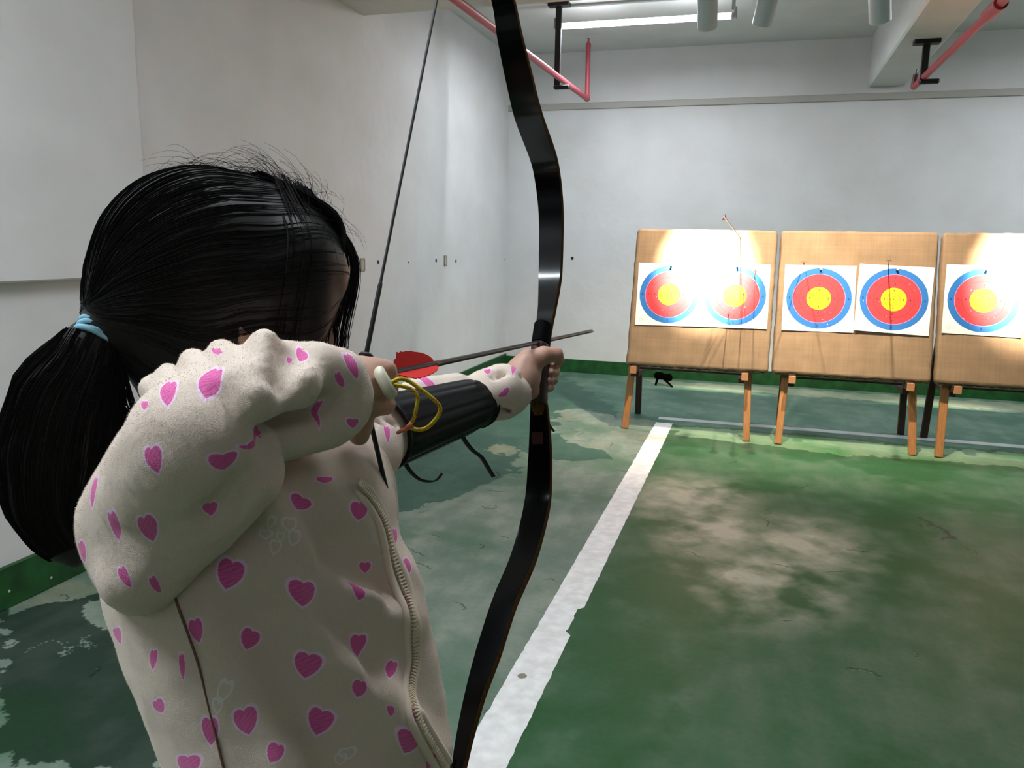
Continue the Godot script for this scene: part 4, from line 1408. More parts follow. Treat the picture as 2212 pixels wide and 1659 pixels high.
var TORSO := [
	hp(Vector3(-0.3346, 0.969, -0.4393), Vector3(-0.3321, 0.9691, -0.44), Vector3(-0.3344, 0.9665, -0.4388), 3.69, 3.93, 15),
	hp(Vector3(-0.2842, 0.957, -0.4523), Vector3(-0.2817, 0.9571, -0.453), Vector3(-0.284, 0.9545, -0.4518), 3.04, 3.39, 3),
	hp(Vector3(-0.2464, 0.9596, -0.4642), Vector3(-0.2439, 0.9596, -0.4649), Vector3(-0.2462, 0.9571, -0.4638), 1.60, 2.50, 10),
	hp(Vector3(-0.2514, 1.0146, -0.473), Vector3(-0.249, 1.0147, -0.4737), Vector3(-0.2512, 1.0121, -0.4726), 2.24, 2.50, 5),
	hp(Vector3(-0.2915, 1.0193, -0.4617), Vector3(-0.2891, 1.0193, -0.4625), Vector3(-0.2913, 1.0168, -0.4613), 2.88, 1.96, 30),
	hp(Vector3(-0.2758, 1.0353, -0.4695), Vector3(-0.2733, 1.0354, -0.4702), Vector3(-0.2756, 1.0328, -0.4691), 2.24, 0.89, 0),
	hp(Vector3(-0.2359, 1.008, -0.4764), Vector3(-0.2335, 1.008, -0.4772), Vector3(-0.2358, 1.0055, -0.476), 0.96, 2.50, -10),
	hp(Vector3(-0.2269, 0.9971, -0.4771), Vector3(-0.2245, 0.9972, -0.4778), Vector3(-0.2268, 0.9946, -0.4767), 0.80, 2.32, 0),
	hp(Vector3(-0.2176, 0.9768, -0.4761), Vector3(-0.2151, 0.9769, -0.4769), Vector3(-0.2174, 0.9743, -0.4757), 1.44, 2.50, -10),
	hp(Vector3(-0.2141, 0.9532, -0.4727), Vector3(-0.2117, 0.9533, -0.4735), Vector3(-0.2139, 0.9507, -0.4723), 0.96, 2.14, 0),
	hp(Vector3(-0.2448, 0.9763, -0.4678), Vector3(-0.2423, 0.9764, -0.4685), Vector3(-0.2446, 0.9738, -0.4674), 1.60, 1.43, 0),
	hp(Vector3(-0.354, 0.9303, -0.4261), Vector3(-0.3515, 0.9303, -0.4269), Vector3(-0.3538, 0.9277, -0.4257), 1.92, 3.04, -15),
	hp(Vector3(-0.3181, 0.9259, -0.4361), Vector3(-0.3157, 0.9259, -0.4369), Vector3(-0.318, 0.9233, -0.4357), 2.56, 2.86, 20),
	hp(Vector3(-0.2469, 0.923, -0.4572), Vector3(-0.2445, 0.9231, -0.4579), Vector3(-0.2468, 0.9205, -0.4567), 2.08, 3.04, 0),
	hp(Vector3(-0.279, 0.9086, -0.4447), Vector3(-0.2765, 0.9086, -0.4455), Vector3(-0.2788, 0.9061, -0.4443), 3.69, 3.39, 12),
	hp(Vector3(-0.2235, 0.9071, -0.4613), Vector3(-0.221, 0.9071, -0.462), Vector3(-0.2233, 0.9046, -0.4608), 1.60, 2.32, 15),
	hp(Vector3(-0.2424, 0.8932, -0.4529), Vector3(-0.24, 0.8932, -0.4537), Vector3(-0.2423, 0.8907, -0.4525), 2.08, 2.32, 15),
	hp(Vector3(-0.3811, 0.9106, -0.4142), Vector3(-0.3786, 0.9106, -0.415), Vector3(-0.3809, 0.908, -0.4138), 0.96, 2.50, 0),
	hp(Vector3(-0.3615, 0.9059, -0.4193), Vector3(-0.359, 0.9059, -0.42), Vector3(-0.3613, 0.9033, -0.4189), 0.80, 3.39, -5),
	hp(Vector3(-0.406, 0.9262, -0.4096), Vector3(-0.4036, 0.9262, -0.4104), Vector3(-0.4058, 0.9237, -0.4092), 1.28, 2.32, -15),
	hp(Vector3(-0.3746, 0.8792, -0.4103), Vector3(-0.3722, 0.8792, -0.411), Vector3(-0.3744, 0.8766, -0.4099), 1.60, 1.96, -30),
	hp(Vector3(-0.3167, 0.8695, -0.426), Vector3(-0.3143, 0.8695, -0.4267), Vector3(-0.3165, 0.867, -0.4256), 3.21, 3.57, -12),
	hp(Vector3(-0.3398, 0.8625, -0.4177), Vector3(-0.3373, 0.8625, -0.4184), Vector3(-0.3396, 0.8599, -0.4173), 2.24, 3.75, 0),
	hp(Vector3(-0.2681, 0.8704, -0.4409), Vector3(-0.2656, 0.8704, -0.4416), Vector3(-0.2679, 0.8678, -0.4405), 3.37, 3.57, 15),
	hp(Vector3(-0.2966, 0.8481, -0.4281), Vector3(-0.2941, 0.8481, -0.4288), Vector3(-0.2964, 0.8456, -0.4277), 2.24, 2.68, 25),
	hp(Vector3(-0.2069, 0.8573, -0.4569), Vector3(-0.2044, 0.8573, -0.4577), Vector3(-0.2067, 0.8548, -0.4565), 2.24, 3.21, 30),
	hp(Vector3(-0.2209, 0.8788, -0.4567), Vector3(-0.2185, 0.8788, -0.4575), Vector3(-0.2207, 0.8762, -0.4563), 0.96, 1.43, 0),
	hp(Vector3(-0.2063, 0.8752, -0.4605), Vector3(-0.2038, 0.8753, -0.4612), Vector3(-0.2061, 0.8727, -0.4601), 0.96, 2.86, -15),
	hp(Vector3(-0.3532, 0.8392, -0.4093), Vector3(-0.3507, 0.8393, -0.41), Vector3(-0.353, 0.8367, -0.4089), 3.21, 2.68, 0),
	hp(Vector3(-0.1922, 0.8446, -0.459), Vector3(-0.1898, 0.8447, -0.4597), Vector3(-0.1921, 0.8421, -0.4586), 1.12, 2.68, 20),
	hp(Vector3(-0.3092, 1.0054, -0.4538), Vector3(-0.3068, 1.0055, -0.4545), Vector3(-0.3091, 1.0029, -0.4533), 1.28, 1.96, 25, 1),
	hp(Vector3(-0.2966, 1.0044, -0.4574), Vector3(-0.2942, 1.0044, -0.4581), Vector3(-0.2964, 1.0019, -0.457), 2.24, 2.14, 0, 1),
	hp(Vector3(-0.2929, 0.9953, -0.4568), Vector3(-0.2905, 0.9954, -0.4575), Vector3(-0.2928, 0.9928, -0.4564), 2.08, 2.50, 20, 1),
	hp(Vector3(-0.3056, 0.9888, -0.4517), Vector3(-0.3032, 0.9888, -0.4525), Vector3(-0.3055, 0.9863, -0.4513), 1.76, 2.32, 10, 1),
	hp(Vector3(-0.3124, 0.9975, -0.4513), Vector3(-0.3099, 0.9975, -0.4521), Vector3(-0.3122, 0.995, -0.4509), 2.08, 1.43, 0, 1),
	hp(Vector3(-0.3022, 0.9961, -0.4541), Vector3(-0.2997, 0.9961, -0.4549), Vector3(-0.302, 0.9936, -0.4537), 1.28, 1.43, 0, 1),
	hp(Vector3(-0.3331, 0.8897, -0.4248), Vector3(-0.3307, 0.8897, -0.4256), Vector3(-0.3329, 0.8872, -0.4244), 2.08, 3.57, 25, 1),
	hp(Vector3(-0.3361, 0.8805, -0.4222), Vector3(-0.3337, 0.8805, -0.4229), Vector3(-0.336, 0.878, -0.4218), 1.60, 2.32, 0, 1),
	hp(Vector3(-0.2483, 0.8496, -0.443), Vector3(-0.2459, 0.8496, -0.4437), Vector3(-0.2481, 0.8471, -0.4425), 2.88, 1.79, -10, 1),
	hp(Vector3(-0.2526, 0.8457, -0.4409), Vector3(-0.2502, 0.8458, -0.4417), Vector3(-0.2525, 0.8432, -0.4405), 1.92, 1.79, 0, 1),
]

# ---------------------------------------------------------------- the girl

func head_point(x: float, y: float, z: float) -> Vector3:
	return head_at + head_b * Vector3(x, y, z)

var head_at: Vector3
var head_b: Basis     # right, up, forward

func heart(x: float, y: float) -> float:
	# below zero inside a heart two units wide, point downwards
	x *= 1.15
	y = -y * 1.1 + 0.1
	var q := x * x + y * y - 1.0
	return q * q * q - x * x * y * y * y

# hearts printed on a sleeve or on the front: image drawn in the cloth's own uv
func print_cloth(w: int, h: int, base: Color, placed: Array, scatter: int, seed_: int, spread: Vector2, cover: Rect2) -> ImageTexture:
	var im := Image.create(w, h, false, Image.FORMAT_RGBA8)
	im.fill(Color(base, 0.0))
	var all := placed.duplicate()
	var r := RandomNumberGenerator.new()
	r.seed = seed_
	var tries := 0
	var spots: Array[Vector2] = []
	for q: Array in placed:
		spots.append(Vector2(q[0].x * spread.x, q[0].y * spread.y))
	while scatter > 0 and tries < 4000:
		tries += 1
		var c := Vector2(r.randf(), r.randf())
		if cover.has_point(c):
			continue
		var m := Vector2(c.x * spread.x, c.y * spread.y)
		var ok := true
		for s in spots:
			if s.distance_to(m) < 0.030:
				ok = false
				break
		if ok:
			spots.append(m)
			scatter -= 1
			var a := r.randf_range(-0.7, 0.7)
			var s := r.randf_range(0.0045, 0.0075)
			# uv per unit of heart along its own right and down directions
			all.append([c, Vector2(cos(a) * s / spread.x, sin(a) * s / spread.y), Vector2(-sin(a) * s / spread.x, cos(a) * s / spread.y), 0])
	for q: Array in all:
		var c: Vector2 = q[0]
		var e: Vector2 = q[1]
		var f: Vector2 = q[2]
		var det := e.x * f.y - e.y * f.x
		if absf(det) < 1e-12:
			continue
		var ext := Vector2((absf(e.x) + absf(f.x)) * 1.5, (absf(e.y) + absf(f.y)) * 1.5)
		var x0 := int((c.x - ext.x) * w)
		var x1 := int((c.x + ext.x) * w) + 1
		var y0 := maxi(int((c.y - ext.y) * h), 0)
		var y1 := mini(int((c.y + ext.y) * h) + 1, h - 1)
		if (x1 - x0) * (y1 - y0) > 90000:
			continue
		for y in range(y0, y1 + 1):
			for x in range(x0, x1 + 1):
				var d := Vector2((x + 0.5) / w, (y + 0.5) / h) - c
				var u := (d.x * f.y - d.y * f.x) / det
				var v := (e.x * d.y - e.y * d.x) / det
				var xx := posmod(x, w)
				if q[3] == 1:
					var k := heart(u, v)
					var k2 := heart(u * 1.45, v * 1.45)
					if k < 0.0 and k2 > 0.0:
						im.set_pixel(xx, y, Color(0.88, 0.88, 0.90, 0.6))
				elif heart(u, v) < 0.0:
					var n := 0.5 + 0.5 * sin(u * 11.0 + v * 23.0 + sin(v * 7.0) * 2.0)
					im.set_pixel(xx, y, Color(0.80, 0.33, 0.58).lerp(Color(0.88, 0.44, 0.68), n * 0.7))
				elif heart(u * 0.82, v * 0.82) < 0.0:
					im.set_pixel(xx, y, Color(0.93, 0.80, 0.93, 0.75))
	return ImageTexture.create_from_image(im)

# cloth uv: angle round an axis and length along it
func wrap_uv(p: Vector3, a: Vector3, ax: Vector3, x: Vector3, y: Vector3, length: float) -> Vector2:
	var q := p - a
	return Vector2(atan2(q.dot(y), q.dot(x)) / TAU + 0.5, q.dot(ax) / length)

func nearest_bone(p: Vector3, bones: Array) -> int:
	var best := 0
	var least := 1e9
	for i in bones.size() - 1:
		var a: Vector3 = bones[i]
		var ab: Vector3 = bones[i + 1] - a
		var h := clampf((p - a).dot(ab) / ab.length_squared(), 0.0, 1.0)
		var d := p.distance_to(a + ab * h)
		if d < least:
			least = d
			best = i
	return best

# uv of a point of cloth: the angle round its bone, and the length along it in that bone's share of the texture
func bone_uv(p: Vector3, i: int, bones: Array, away: Vector3, length: float) -> Vector2:
	var a: Vector3 = bones[i]
	var ax: Vector3 = (bones[i + 1] - a).normalized()
	var x := -(away - ax * away.dot(ax)).normalized()
	var mid: Vector3 = (a + bones[i + 1]) * 0.5
	var n := bones.size() - 1
	var t := wrap_uv(p, mid - ax * length * 0.5, ax, x, ax.cross(x), length)
	return Vector2(t.x, (i + clampf(t.y, 0.002, 0.998)) / n)

func cloth_part(called: String, f: Field, cell: float, bones: Array, away: Vector3, size: Vector2i, hearts: Array, scatter: int, seed_: int, parent: Node3D, label: String, girth: float, pile := 60000, lumps := 0.0012) -> MeshInstance3D:
	var g := Geo.new()
	f.surface(g, cell)
	var n := FastNoiseLite.new()
	n.seed = seed_
	n.frequency = 26.0
	n.fractal_octaves = 2
	g.normals()
	for i in g.v.size():
		g.v[i] += g.nm[i] * n.get_noise_3dv(g.v[i]) * lumps
	g.normals()
	var length := 0.0
	for i in bones.size() - 1:
		length = maxf(length, bones[i].distance_to(bones[i + 1]))
	length += 0.12
	# corners get a vertex of their own where the print is cut: between bones and along the back
	var twin := {}
	var old := g.v.size()
	var used := PackedByteArray()
	used.resize(old)
	for i in range(0, g.ix.size(), 3):
		var c := (g.v[g.ix[i]] + g.v[g.ix[i + 1]] + g.v[g.ix[i + 2]]) / 3.0
		var bone := nearest_bone(c, bones)
		var uc := bone_uv(c, bone, bones, away, length)
		for k in 3:
			var j := g.ix[i + k]
			var t := bone_uv(g.v[j], bone, bones, away, length)
			if t.x - uc.x > 0.5:
				t.x -= 1.0
			elif t.x - uc.x < -0.5:
				t.x += 1.0
			var key := Vector3i(j, bone, int(floor(t.x)))
			if not twin.has(key):
				if used[j] == 0:
					used[j] = 1
					g.uv[j] = t
					twin[key] = j
				else:
					twin[key] = g.vert(g.v[j], t)
					g.nm.append(g.nm[j])
			g.ix[i + k] = twin[key]
	# hearts that the cloth shows towards the shooting line
	var placed := []
	f.all()
	for q: Array in hearts:
		var c: Vector3 = q[0]
		var hits := []
		var ok := true
		var bone := -1
		for o: Vector3 in [c, q[1], q[2]]:
			var dir: Vector3 = (o - EYE).normalized()
			var hit := f.march(EYE, dir)
			if f.at(hit) > 0.002:
				ok = false
			if bone < 0:
				bone = nearest_bone(hit, bones)
			hits.append(bone_uv(hit, bone, bones, away, length))
		if not ok:
			continue
		var e: Vector2 = hits[1] - hits[0]
		var d: Vector2 = hits[2] - hits[0]
		if absf(e.x) > 0.05 or absf(d.x) > 0.05 or absf(e.y) > 0.05 or absf(d.y) > 0.05:
			continue
		placed.append([hits[0], e * float(q[3]), d * float(q[4]), q[5]])
	var cover := Rect2(2, 2, 0, 0)
	for q: Array in placed:
		cover = Rect2(q[0], Vector2.ZERO) if cover.position.x > 1.5 else cover.expand(q[0])
	cover = cover.grow(0.03)
	var m := mat(CREAM, 0.95)
	m.detail_albedo = print_cloth(size.x, size.y, CREAM, placed, scatter, seed_, Vector2(girth, length * (bones.size() - 1)), cover)
	m.albedo_texture = fleece_c
	triplanar(m, 14.0)
	m.rim_enabled = true
	m.rim = 0.5
	m.rim_tint = 0.6
	m.normal_enabled = true
	m.normal_texture = fleece_n
	m.normal_scale = 0.3
	m.detail_enabled = true
	m.detail_blend_mode = BaseMaterial3D.BLEND_MODE_MIX
	m.detail_uv_layer = BaseMaterial3D.DETAIL_UV_2
	var o := part(called, g, m, parent, label)
	# fleece pile: short fibres standing on the cloth
	var fz := Geo.new()
	var r := RandomNumberGenerator.new()
	r.seed = seed_ + 9
	var faces := g.ix.size() / 3
	for nf in pile:
		var i := r.randi_range(0, faces - 1) * 3
		var w0 := r.randf()
		var w1 := r.randf()
		if w0 + w1 > 1.0:
			w0 = 1.0 - w0
			w1 = 1.0 - w1
		var w2 := 1.0 - w0 - w1
		var i0 := g.ix[i]
		var i1 := g.ix[i + 1]
		var i2 := g.ix[i + 2]
		var p := g.v[i0] * w0 + g.v[i1] * w1 + g.v[i2] * w2
		var nn := (g.nm[i0] * w0 + g.nm[i1] * w1 + g.nm[i2] * w2).normalized()
		var t := g.uv[i0] * w0 + g.uv[i1] * w1 + g.uv[i2] * w2
		var j := Vector3(r.randf_range(-1, 1), r.randf_range(-1, 1) - 0.5, r.randf_range(-1, 1))
		var lean := (j - nn * j.dot(nn)).normalized()
		var s := nn.cross(lean) * 0.00014
		var tip := p + (nn * 0.55 + lean * 0.85) * r.randf_range(0.0008, 0.0019)
		var k := fz.vert(p - s - nn * 0.0003, t)
		fz.vert(p + s - nn * 0.0003, t)
		fz.vert(tip, t)
		for q in 3:
			fz.nm.append(nn)
		if (s * 2.0).cross(tip - p).dot(nn) > 0.0:
			fz.tri(k, k + 1, k + 2)
		else:
			fz.tri(k, k + 2, k + 1)
	var fo := part("fleece_pile", fz.mesh(false), m, o)
	fo.set_meta("kind", "stuff")
	return o

const CREAM := Color(0.86, 0.79, 0.735)
var fleece_n: NoiseTexture2D
var fleece_c: NoiseTexture2D

# one printed heart: centre and its right and lower neighbours as points in the scene, half sizes, 1 for a hollow one
func hp(c: Vector3, right: Vector3, down: Vector3, w: float, h: float, turn := 0.0, hollow := 0) -> Array:
	var e := (right - c)
	var d := (down - c)
	var t := deg_to_rad(turn)
	return [c, c + e * cos(t) + d * sin(t), c - e * sin(t) + d * cos(t), w, h, hollow]

func person() -> void:
	fleece_n = noise_tex(0.14, Color.BLACK, Color.WHITE, 512, 3, 81, true)
	fleece_c = noise_tex(0.12, Color(0.90, 0.89, 0.88), Color(1.0, 1.0, 1.0), 512, 3, 82)
	head_at = Vector3(-0.4064, 1.1348, -0.5357)
	var fw: Vector3 = Vector3(0.5986, -0.1612, -0.7878)
	fw = fw.normalized()
	var upv: Vector3 = Vector3(-0.0344, 0.9933, -0.1228)
	var rt := fw.cross(upv).normalized()
	upv = rt.cross(fw).normalized()
	head_b = Basis(rt, upv, fw)
	var hip: Vector3 = Vector3(-0.291, 0.7153, -0.4792)
	var root := thing("person", "girl with a black ponytail in a cream fleece jacket with pink hearts drawing a bow", "person", Vector3(hip.x, 0, hip.z))
	body(root, hip)
	hair(root)
	jacket(root)
	legs(root, hip)
	guard(root)

func body(root: Node3D, hip: Vector3) -> void:
	var skin := mat(Color(0.68, 0.52, 0.45), 0.55)
	skin.subsurf_scatter_enabled = true
	skin.subsurf_scatter_strength = 0.15
	var g := Geo.new()
	# trunk, arms and legs under the clothes
	var f := Field.new()
	var neck0: Vector3 = head_point(0, -0.045, -0.012)
	var neck1: Vector3 = Vector3(-0.3686, 1.0158, -0.512)
	f.put(neck0, neck1, 0.038, 0.042, 0.03)
	f.chain([Vector3(-0.3585, 1.003, -0.4968), Vector3(-0.3556, 0.9565, -0.4836), Vector3(-0.3271, 0.8649, -0.4804), hip], [0.065, 0.080, 0.075, 0.080], 0.04)
	f.chain([Vector3(-0.3707, 1.0142, -0.4156), Vector3(-0.3005, 1.0842, -0.399), Vector3(-0.2617, 1.0973, -0.4588), Vector3(-0.2584, 1.0987, -0.4845)], [0.026, 0.018, 0.016, 0.016], 0.02)
	f.put(Vector3(-0.3555, 1.0046, -0.4927), Vector3(-0.3707, 1.0142, -0.4156), 0.045, 0.030, 0.03)
	f.chain([Vector3(-0.3571, 1.0066, -0.535), Vector3(-0.3437, 1.006, -0.608), Vector3(-0.3332, 1.0137, -0.6996), Vector3(-0.2873, 1.0222, -0.8319), Vector3(-0.2583, 1.0334, -0.865)], [0.045, 0.028, 0.018, 0.016, 0.016], 0.02)
	var lat: Vector3 = Vector3(0.5576, 0.173, 0.8072)
	lat.y = 0
	lat = lat.normalized()
	for s: float in [-1.0, 1.0]:
		var h: Vector3 = hip + lat * 0.07 * s
		var a := Vector3(hip.x, 0, hip.z) + lat * 0.10 * s
		f.chain([h, h.lerp(a, 0.5) + Vector3(0, 0.012, 0), a + Vector3(0, 0.07, 0), a + Vector3(0, 0.045, 0) + Vector3(0.0619, -0.0122, -0.0377)], [0.075, 0.05, 0.033, 0.026], 0.03)
	f.surface(g, 0.012)
	# head
	f = Field.new()
	f.put(head_point(0, 0.032, -0.010), head_point(0, 0.031, 0.015), 0.073, 0.072)
	f.put(head_point(0, 0.045, 0.02), head_point(0, 0.02, 0.028), 0.058, 0.058, 0.02)
	f.put(head_point(0, -0.015, 0.03), head_point(0, -0.062, 0.05), 0.052, 0.028, 0.03)
	for s: float in [-1.0, 1.0]:
		f.put(head_point(s * 0.032, -0.018, 0.05), head_point(s * 0.026, -0.045, 0.048), 0.030, 0.024, 0.02)
		f.put(head_point(s * 0.012, 0.024, 0.082), head_point(s * 0.042, 0.022, 0.066), 0.010, 0.009, 0.015)
		f.cut(head_point(s * 0.03, 0.006, 0.094), head_point(s * 0.034, 0.006, 0.09), 0.011, 0.011, 0.012)
		f.put(head_point(s * 0.074, 0.012, -0.006), head_point(s * 0.075, -0.016, 0.0), 0.019, 0.011, 0.006, head_b.x, 2.6)
		f.cut(head_point(s * 0.084, 0.004, -0.004), head_point(s * 0.082, -0.012, 0.002), 0.008, 0.005, 0.006)
	f.put(head_point(0, 0.012, 0.082), head_point(0, -0.014, 0.096), 0.007, 0.0095, 0.012)
	f.put(head_point(-0.009, -0.018, 0.088), head_point(0.009, -0.018, 0.088), 0.007, 0.007, 0.008)
	f.put(head_point(-0.014, -0.039, 0.081), head_point(0.014, -0.039, 0.081), 0.006, 0.006, 0.008)
	f.put(head_point(-0.012, -0.047, 0.080), head_point(0.012, -0.047, 0.080), 0.0065, 0.0065, 0.006)
	f.put(head_point(0, -0.068, 0.066), head_point(0, -0.066, 0.066), 0.017, 0.017, 0.02)
	f.put(neck0, neck0.lerp(neck1, 0.6), 0.039, 0.040, 0.03)
	f.surface(g, 0.003)
	# hand on the string
	f = Field.new()
	f.put(Vector3(-0.2624, 1.0991, -0.4802), Vector3(-0.2561, 1.0992, -0.4938), 0.0150, 0.0160, 0.010)
	f.put(Vector3(-0.2611, 1.1093, -0.4942), Vector3(-0.2516, 1.1081, -0.5021), 0.0105, 0.0085, 0.008)
	f.put(Vector3(-0.2605, 1.1011, -0.4928), Vector3(-0.2498, 1.0998, -0.5011), 0.0115, 0.0085, 0.008)
	f.put(Vector3(-0.2605, 1.0909, -0.4909), Vector3(-0.2522, 1.0907, -0.4987), 0.0105, 0.0080, 0.008)
	f.chain([Vector3(-0.2525, 1.1095, -0.5011), Vector3(-0.2462, 1.1082, -0.5059), Vector3(-0.2505, 1.1011, -0.5192), Vector3(-0.2614, 1.0953, -0.5275)], [0.0082, 0.0072, 0.0066, 0.0058], 0.003)
	f.chain([Vector3(-0.2512, 1.1005, -0.4998), Vector3(-0.2448, 1.0987, -0.5056), Vector3(-0.2508, 1.0925, -0.5196), Vector3(-0.2625, 1.0881, -0.528)], [0.0080, 0.0072, 0.0064, 0.0058], 0.0025)
	f.chain([Vector3(-0.2531, 1.0922, -0.4976), Vector3(-0.2482, 1.0902, -0.5051), Vector3(-0.2538, 1.0848, -0.5194), Vector3(-0.2627, 1.0811, -0.5245)], [0.0074, 0.0066, 0.0060, 0.0056], 0.0025)
	f.chain([Vector3(-0.2555, 1.0861, -0.4936), Vector3(-0.2468, 1.0856, -0.4962), Vector3(-0.2453, 1.0841, -0.5027), Vector3(-0.2538, 1.0792, -0.5162)], [0.0086, 0.0074, 0.0066, 0.0055], 0.003)
	f.chain([Vector3(-0.2645, 1.1038, -0.4964), Vector3(-0.2656, 1.1063, -0.5124), Vector3(-0.266, 1.1016, -0.5294), Vector3(-0.2607, 1.0967, -0.5323)], [0.010, 0.009, 0.008, 0.0068], 0.006)
	f.chain([Vector3(-0.2628, 1.0834, -0.4909), Vector3(-0.2645, 1.0704, -0.4965), Vector3(-0.2654, 1.0602, -0.5006)], [0.012, 0.0095, 0.007], 0.008)
	f.cut(Vector3(-0.2479, 1.1067, -0.4892), Vector3(-0.2379, 1.1053, -0.5004), 0.0012, 0.0018, 0.003)
	f.cut(Vector3(-0.2491, 1.0976, -0.4871), Vector3(-0.2373, 1.0964, -0.4989), 0.0012, 0.0018, 0.003)
	f.cut(Vector3(-0.2487, 1.0907, -0.4859), Vector3(-0.236, 1.0898, -0.496), 0.0012, 0.0018, 0.003)
	f.surface(g, 0.0025)
	# hand on the grip
	f = Field.new()
	f.put(Vector3(-0.2596, 1.0334, -0.8583), Vector3(-0.252, 1.0461, -0.8768), 0.0160, 0.0180, 0.012)
	f.put(Vector3(-0.2525, 1.0386, -0.8752), Vector3(-0.2483, 1.0601, -0.8943), 0.0170, 0.0145, 0.012)
	f.put(Vector3(-0.252, 1.0323, -0.8741), Vector3(-0.2459, 1.0258, -0.8886), 0.0135, 0.0105, 0.010)
	f.put(Vector3(-0.2579, 1.0515, -0.8813), Vector3(-0.2561, 1.0597, -0.9099), 0.0140, 0.0120, 0.010)
	f.put(Vector3(-0.2571, 1.0336, -0.8835), Vector3(-0.2547, 1.0275, -0.9075), 0.0135, 0.0105, 0.010)
	# thumb over the top of the grip
	f.chain([Vector3(-0.2481, 1.0602, -0.8859), Vector3(-0.2312, 1.0696, -0.8885), Vector3(-0.2198, 1.0698, -0.9005), Vector3(-0.2179, 1.0614, -0.9144)], [0.0135, 0.0098, 0.0080, 0.0066], 0.006)
	# fingers round the front of the grip, their tips showing at the right
	f.chain([Vector3(-0.2572, 1.0637, -0.9135), Vector3(-0.2583, 1.0615, -0.9382), Vector3(-0.2429, 1.0577, -0.9475), Vector3(-0.2269, 1.0545, -0.9358), Vector3(-0.2267, 1.0543, -0.921)], [0.0098, 0.0082, 0.0070, 0.0064, 0.0056], 0.002)
	f.chain([Vector3(-0.2591, 1.0524, -0.9129), Vector3(-0.26, 1.0465, -0.937), Vector3(-0.243, 1.0436, -0.9448), Vector3(-0.2274, 1.0442, -0.9316), Vector3(-0.2285, 1.0449, -0.9155)], [0.0098, 0.0082, 0.0068, 0.0062, 0.0055], 0.002)
	f.chain([Vector3(-0.2588, 1.0406, -0.9087), Vector3(-0.2591, 1.0345, -0.9329), Vector3(-0.2428, 1.0326, -0.9407), Vector3(-0.2281, 1.0347, -0.9264), Vector3(-0.2295, 1.0354, -0.9113)], [0.0094, 0.0078, 0.0064, 0.0058, 0.0052], 0.002)
	f.chain([Vector3(-0.2573, 1.0313, -0.9042), Vector3(-0.2568, 1.0249, -0.9254), Vector3(-0.2429, 1.024, -0.9327), Vector3(-0.2303, 1.0265, -0.92), Vector3(-0.2316, 1.0275, -0.907)], [0.0086, 0.0070, 0.0058, 0.0053, 0.0047], 0.002)
	f.cut(Vector3(-0.2318, 1.0535, -0.9055), Vector3(-0.2202, 1.0491, -0.9326), 0.0010, 0.0014, 0.002)
	f.cut(Vector3(-0.2311, 1.0432, -0.9037), Vector3(-0.2212, 1.04, -0.9284), 0.0010, 0.0014, 0.002)
	f.cut(Vector3(-0.231, 1.0338, -0.8999), Vector3(-0.2233, 1.0309, -0.924), 0.0010, 0.0014, 0.002)
	f.surface(g, 0.0025)
	var b := part("body", g, skin, root)
	var me := mat(Color(0.92, 0.91, 0.89), 0.15)
	for s: float in [-1.0, 1.0]:
		var eg := Geo.new()
		var c := head_point(s * 0.031, 0.006, 0.076)
		var dir := (head_b.z + head_b.x * s * 0.12).normalized()
		var prof := PackedVector2Array()
		for k in 13:
			prof.append(Vector2(sin(PI * k / 12.0) * 0.0112, cos(PI * k / 12.0) * 0.0112))
		eg.lathe(c, dir, prof, 20)
		var eye := part("eye", eg, me, root)
		var ir := Geo.new()
		ir.lathe(c, dir, PackedVector2Array([Vector2(0.0056, 0.0099), Vector2(0.0045, 0.0108), Vector2(0, 0.0115)]), 18)
		part("iris", ir, mat(Color(0.05, 0.03, 0.02), 0.1), eye, "dark brown iris")
	var mh := mat(Color(0.012, 0.010, 0.010), 0.7)
	for s: float in [-1.0, 1.0]:
		var bg := Geo.new()
		bg.tube(spline([head_point(s * 0.013, 0.027, 0.091), head_point(s * 0.028, 0.032, 0.086), head_point(s * 0.045, 0.027, 0.073)], 5), radii(0.0024, 0.001, 11), 6, 0.5)
		part("eyebrow", bg, mh, root)
	var lip := Geo.new()
	lip.tube(spline([head_point(-0.016, -0.043, 0.084), head_point(0, -0.041, 0.0885), head_point(0.016, -0.043, 0.084)], 5), PackedFloat32Array([0.001, 0.002, 0.003, 0.003, 0.003, 0.003, 0.003, 0.003, 0.003, 0.002, 0.001]), 8)
	part("lips", lip, mat(Color(0.55, 0.26, 0.24), 0.45), root)

# ---------------------------------------------------------------- hair

